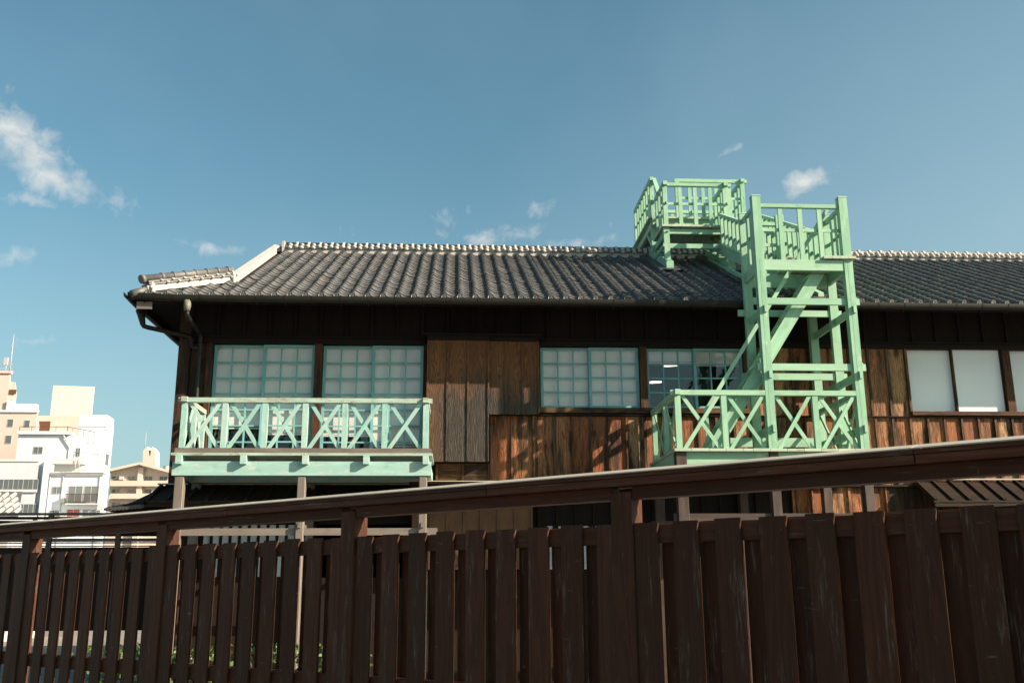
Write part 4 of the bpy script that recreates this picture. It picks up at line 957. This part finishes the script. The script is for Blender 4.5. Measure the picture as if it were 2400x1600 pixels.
# cream roof room on it
Y = 171.0; c = cbase('roof_room', 165, Y, 'small cream box with flat eaves above the bluish house')
wall_px(c, CB, Y, 128, 196, 1088, 10); zt = at(160, 1088, Y).z
cpart('roof', CB, c, at(125, 1088, Y).x, at(200, 1088, Y).x, Y - 1, Y + 1.0, zt, zt + .8)
wall_px(c, CW, Y + .5, 196.5, 215, 1086, 9, 'side_wall')
b = MB(); p = at(183, 1075, Y - 1.2); q = at(183, 1106, Y - 1.2)
for dx in (-.35, .35): b.tube([(p.x + dx, Y - 1.2, q.z), (p.x + dx, Y - 1.2, p.z)], .05, 6)
for k in range(8): b.beam((p.x - .35, Y - 1.2, q.z + k * .3), (p.x + .35, Y - 1.2, q.z + k * .3), .04, .04)
b.build('ladder', CFR, c)
# white terrace house
Y = 182.0; c = cbase('terrace_building', 110, Y, 'white building with a railed roof terrace and one square window')
wall_px(c, CW, Y, 43, 165, 1019, 16); a = at(45, 1027, Y); b_ = at(163, 1027, Y)
cpart('terrace_slab', CW, c, at(42, 1018, Y).x, at(168, 1018, Y).x, Y - .5, Y + 1.2, at(45, 1018, Y).z + .01, at(45, 1015, Y).z + .35)
wall_px(c, CW, Y + 1.5, 165.5, 194, 1022, 12, 'side_wall'); wall_px(c, CW, Y + 1.0, 170, 216, 1078, 12, 'lower_wall')
cwin(c, Y, 79, 1046.5, 99.5, 1063, 1); crail(c, Y - .3, 46.5, 158, 999.5, 1017, 4, mat=M['iron']); crail(c, Y - .3, 158, 191, 999.5, 1031, 5, 6)
crail(c, Y + .6, 172, 218, 1058, 1078, 7, 4); cwin(c, Y + 1.5, 178, 1049, 187, 1070, 1)
a = at(150, 1020, Y); q = MB(); q.tube([(a.x, Y - .3, a.z), (at(168, 1050, Y).x, Y - .25, at(168, 1050, Y).z), (at(168, 1050, Y).x, Y - .25, 0)], .12, 8); q.build('drain_pipe', CW, c)
# white tower block
Y = 190.0; c = cbase('white_tower', 230, Y, 'tall plain white tower block with a single side window')
wall_px(c, CW, Y, 186, 251.5, 972, 3.0); zt = at(220, 972, Y).z
b = MB(); x1 = at(252, 972, Y).x; e2 = at(268, 972, Y + 5); slab(b, [(x1, Y + .02, zt), (e2.x, Y + 5, zt), (e2.x * 1.06, (Y + 5) * 1.06 + .4, zt), (at(186, 972, Y).x, Y + 12, zt), (at(186, 972, Y).x, Y + 3.02, zt), (x1 - .3, Y + 3.02, zt)], zt - .5); b.build('wall', CW, c)
cpart('coping', CW, c, at(185.5, 997, Y).x, at(252, 997, Y).x, Y - .12, Y - .01, at(220, 999, Y).z, at(220, 997, Y).z)
fd = (Vector((e2.x, Y + 5, 0)) - Vector((x1, Y, 0))); MB().hexa(Vector((x1, Y, at(252, 1085, Y).z)) + fd * .30, fd * .42, Vector((.12, -.03, 0)), (0, 0, at(252, 1060, Y).z - at(252, 1085, Y).z)).build('window', CGL, c)
# ribbed cream penthouse
Y = 218.0; c = cbase('ribbed_penthouse', 175, Y, 'cream ribbed metal box on top of the pale buildings')
b = MB(); a = at(125, 903, Y); d_ = at(221, 906, Y); n = 30
for i in range(n):
    f0 = i / n; f1 = (i + 1) / n; xx0 = a.x + (d_.x - a.x) * f0; xx1 = a.x + (d_.x - a.x) * f1; zz_ = a.z + (d_.z - a.z) * f0
    b.box(xx0, xx1 - .02, Y - (.025 if i % 2 else 0), Y + .3, 20, zz_)
b.build('ribbed_wall', CB, c); wall_px(c, CB, Y + .32, 125, 221, 906, 8, 'rear_wall', 20.0, 1.0)
wall_px(c, CP, Y - .6, 78, 190, 974, 7, 'base')
cpart('opening', M['panel'], c, at(87, 1000, Y).x, at(120, 1000, Y).x, Y - .75, Y - .61, at(100, 1022, Y).z, at(100, 988, Y).z)
# pink apartment tower, cut by the frame
Y = 200.0; c = cbase('pink_tower', 10, Y, 'pink apartment tower with roof tank and antenna cut off at the left edge')
wall_px(c, CP, Y, -220, 88, 966, 18); wall_px(c, CP, Y + .8, -220, 36.5, 895, 12, 'upper_wall'); wall_px(c, CP, Y + .4, -220, 24, 876, 11, 'top_wall')
zt = at(20, 966, Y).z; cpart('coping', CW, c, at(-220, 966, Y).x, at(91, 966, Y).x, Y - .3, Y + .1, zt + .01, zt + .45); zt = at(20, 874, Y).z; cpart('coping', CP, c, at(-220, 874, Y).x, at(25.5, 874, Y).x, Y + .1, Y + .9, zt, zt + .5)
for q in ((18.5, 982, 30, 1000), (57.5, 984.5, 69, 1001), (13.5, 1020, 26, 1039)): cwin(c, Y, *q, bars=0)
cpart('niche', M['panel'], c, at(18, 915, Y).x, at(34.5, 915, Y).x, Y + .62, Y + .78, at(20, 922, Y).z, at(20, 911, Y).z)
cpart('roof_tank', CG, c, at(34, 950, Y + 5).x, at(84, 950, Y + 5).x, Y + 5, Y + 6.5, 0, at(60, 946, Y + 5).z)
cpart('air_unit', CW, c, at(15, 950, Y).x, at(27, 950, Y).x, Y - .05, Y + .7, at(20, 960, Y).z, at(20, 939, Y).z)
p = at(23, 872, Y + 2); q = at(33, 783, Y + 2); b = MB(); b.tube([(p.x, Y + 2, p.z), (q.x, Y + 2, q.z)], .09, 6, rads=[.12, .04]); b.build('antenna_mast', CFR, c)
b = MB(); p = at(12, 875, Y + 2); q = at(10, 840, Y + 2); b.tube([(p.x, Y + 2, p.z), (p.x, Y + 2, q.z)], .10, 6); b.box(p.x - .5, p.x + .3, Y + 1.8, Y + 2.1, q.z - 1.4, q.z + .2)
for k in range(3): b.beam((p.x - 1.6, Y + 2, q.z - 1.2 - k * .9), (p.x + 1.4, Y + 2, q.z - 1.2 - k * .9), .08, .08)
b.build('antenna_frame', CFR, c)
# peach apartment house with low gable
Y = 235.0; c = cbase('gabled_apartments', 330, Y, 'peach apartment house with low gable and long balconies')
ze_ = at(262, 1104, Y).z; za = at(328, 1090, Y).z; x0 = at(255, 1104, Y).x; x1 = at(402, 1108, Y).x; xm = at(328, 1090, Y).x
cpart('wall', CI, c, x0, at(408, 1108, Y).x, Y + 1.6, Y + 16, 0, ze_ - .5)
b = MB(); b.poly([(x0, Y + 1.5, ze_ - .5), (x1, Y + 1.5, ze_ - .9), (x1, Y + 1.5, ze_ - .3), (xm, Y + 1.5, za), (x0, Y + 1.5, ze_ - .1)][::1]); b.build('gable', CI, c)
for p, q in (((x0 - .5, ze_), (xm, za + .4)), ((xm, za + .4), (x1 + .8, ze_ - .4))): MB().beam((p[0], Y + .6, p[1]), (q[0], Y + .6, q[1]), 2.4, .55).build('eave_band', CI, c)
cpart('centre_pier', CI, c, at(322, 1100, Y).x, at(334, 1100, Y).x, Y + .5, Y + 1.59, 0, za - .5)
for k, (y0, y1) in enumerate(((1126, 1138.5), (1156, 1168), (1187, 1199))):
    a = at(260, y1, Y); b_ = at(398 + 0, y0, Y); cpart('balcony_front', CI, c, at(258, y0, Y).x, at(400, y0, Y).x, Y, Y + .35, a.z, b_.z)
    cpart('balcony_slab', CI, c, at(258, y1, Y).x, at(400, y1, Y).x, Y + .36, Y + 1.58, a.z + .0, a.z + .3)
    for (u0, u1) in ((263, 281), (298, 316), (339, 357), (374, 392)): cwin(c, Y + 1.6, u0, y0 - 10.5, u1, y0 - .5, 1)
b = MB(); T = lambda px, py: at(px, py, Y + 5); tp = [(334, 1092), (335.5, 1056), (341, 1049), (346, 1046), (347.5, 1058), (349.5, 1068), (352, 1068), (354, 1056), (357, 1047), (363.5, 1056), (364, 1092)]
fr = [T(*p) for p in tp]; bk = [p + Vector((0, 3.5, 0)) for p in fr]
for i in range(len(fr)):
    j = (i + 1) % len(fr); b.poly([fr[j], fr[i], bk[i], bk[j]])
# front and back as strips so the notched outline stays exact
for F_, rev in ((fr, 0), (bk, 1)):
    for quad in ((0, 1, 2, 3), (0, 3, 4, 5), (0, 5, 6, 10), (6, 7, 8, 9), (6, 9, 10)):
        P_ = [F_[i] for i in quad]; b.poly(P_[::-1] if rev else P_)
b.build('notched_lift_tower', CI, c)
cpart('low_roof', CRF, c, at(278, 1090, Y).x, at(312, 1090, Y).x, Y + 8, Y + 12, ze_, at(290, 1087, Y + 8).z)
cpart('rear_block', CB, c, at(364, 1092, Y).x, at(402, 1094, Y).x, Y + 7, Y + 12, 0, at(380, 1092, Y + 7).z)
cpart('vent_box', CRF, c, at(366, 1095, Y).x, at(371.5, 1095, Y).x, Y + 5.5, Y + 6.5, 0, at(368, 1090, Y + 5).z)
p = at(340, 1050, Y + 7); q = at(343, 1012, Y + 7); b = MB(); b.tube([(p.x, Y + 7, p.z), (q.x, Y + 7, q.z)], .07, 6, rads=[.09, .03]); b.build('antenna_mast', CFR, c)
for (u, v) in ((285, 1119), (361, 1149), (320, 1180)):
    a = at(u, v, Y + 1.2); cpart('air_conditioner', CFR, c, a.x - .5, a.x + .5, Y + .9, Y + 1.5, a.z - .5, a.z + .3)
# little tiled roof showing over the rail fence, and a bush beside it
Y = 33.0; c = cbase('tiled_outbuilding', 15, Y, 'white plastered tile ridge of a small roof peeping over the rail fence', 'outbuilding')
a = at(-120, 1196, Y); e = at(44, 1198, Y); cpart('wall', M['white'], c, a.x, e.x - .5, Y + .6, Y + 4, 0, e.z - .25)
b = MB(); slab(b, [(a.x, Y, e.z - .15), (e.x, Y, e.z - .15), (e.x - .9, Y + 2.2, e.z + .85), (a.x, Y + 2.2, e.z + .85)], .1); b.build('roof', M['tile'], c)
for k in range(16):
    for j in range(4):
        p = Vector((e.x - .2 - k * .26 - j * .26, Y + .1 + j * .45, e.z - .06 + j * .205)); q = MB(); q.tube([p, p + Vector((0, .4, .18))], .075, 8); q.build('tile', M['plaster'], c)
p = at(20, 1185, Y + 1); q = MB(); q.tube([at(-100, 1178, Y + 1), at(30, 1186, Y + 1), at(48, 1187, Y + 1)], .10, 10, rads=[.1, .1, .07]); q.build('ridge_tile', M['plaster'], c)
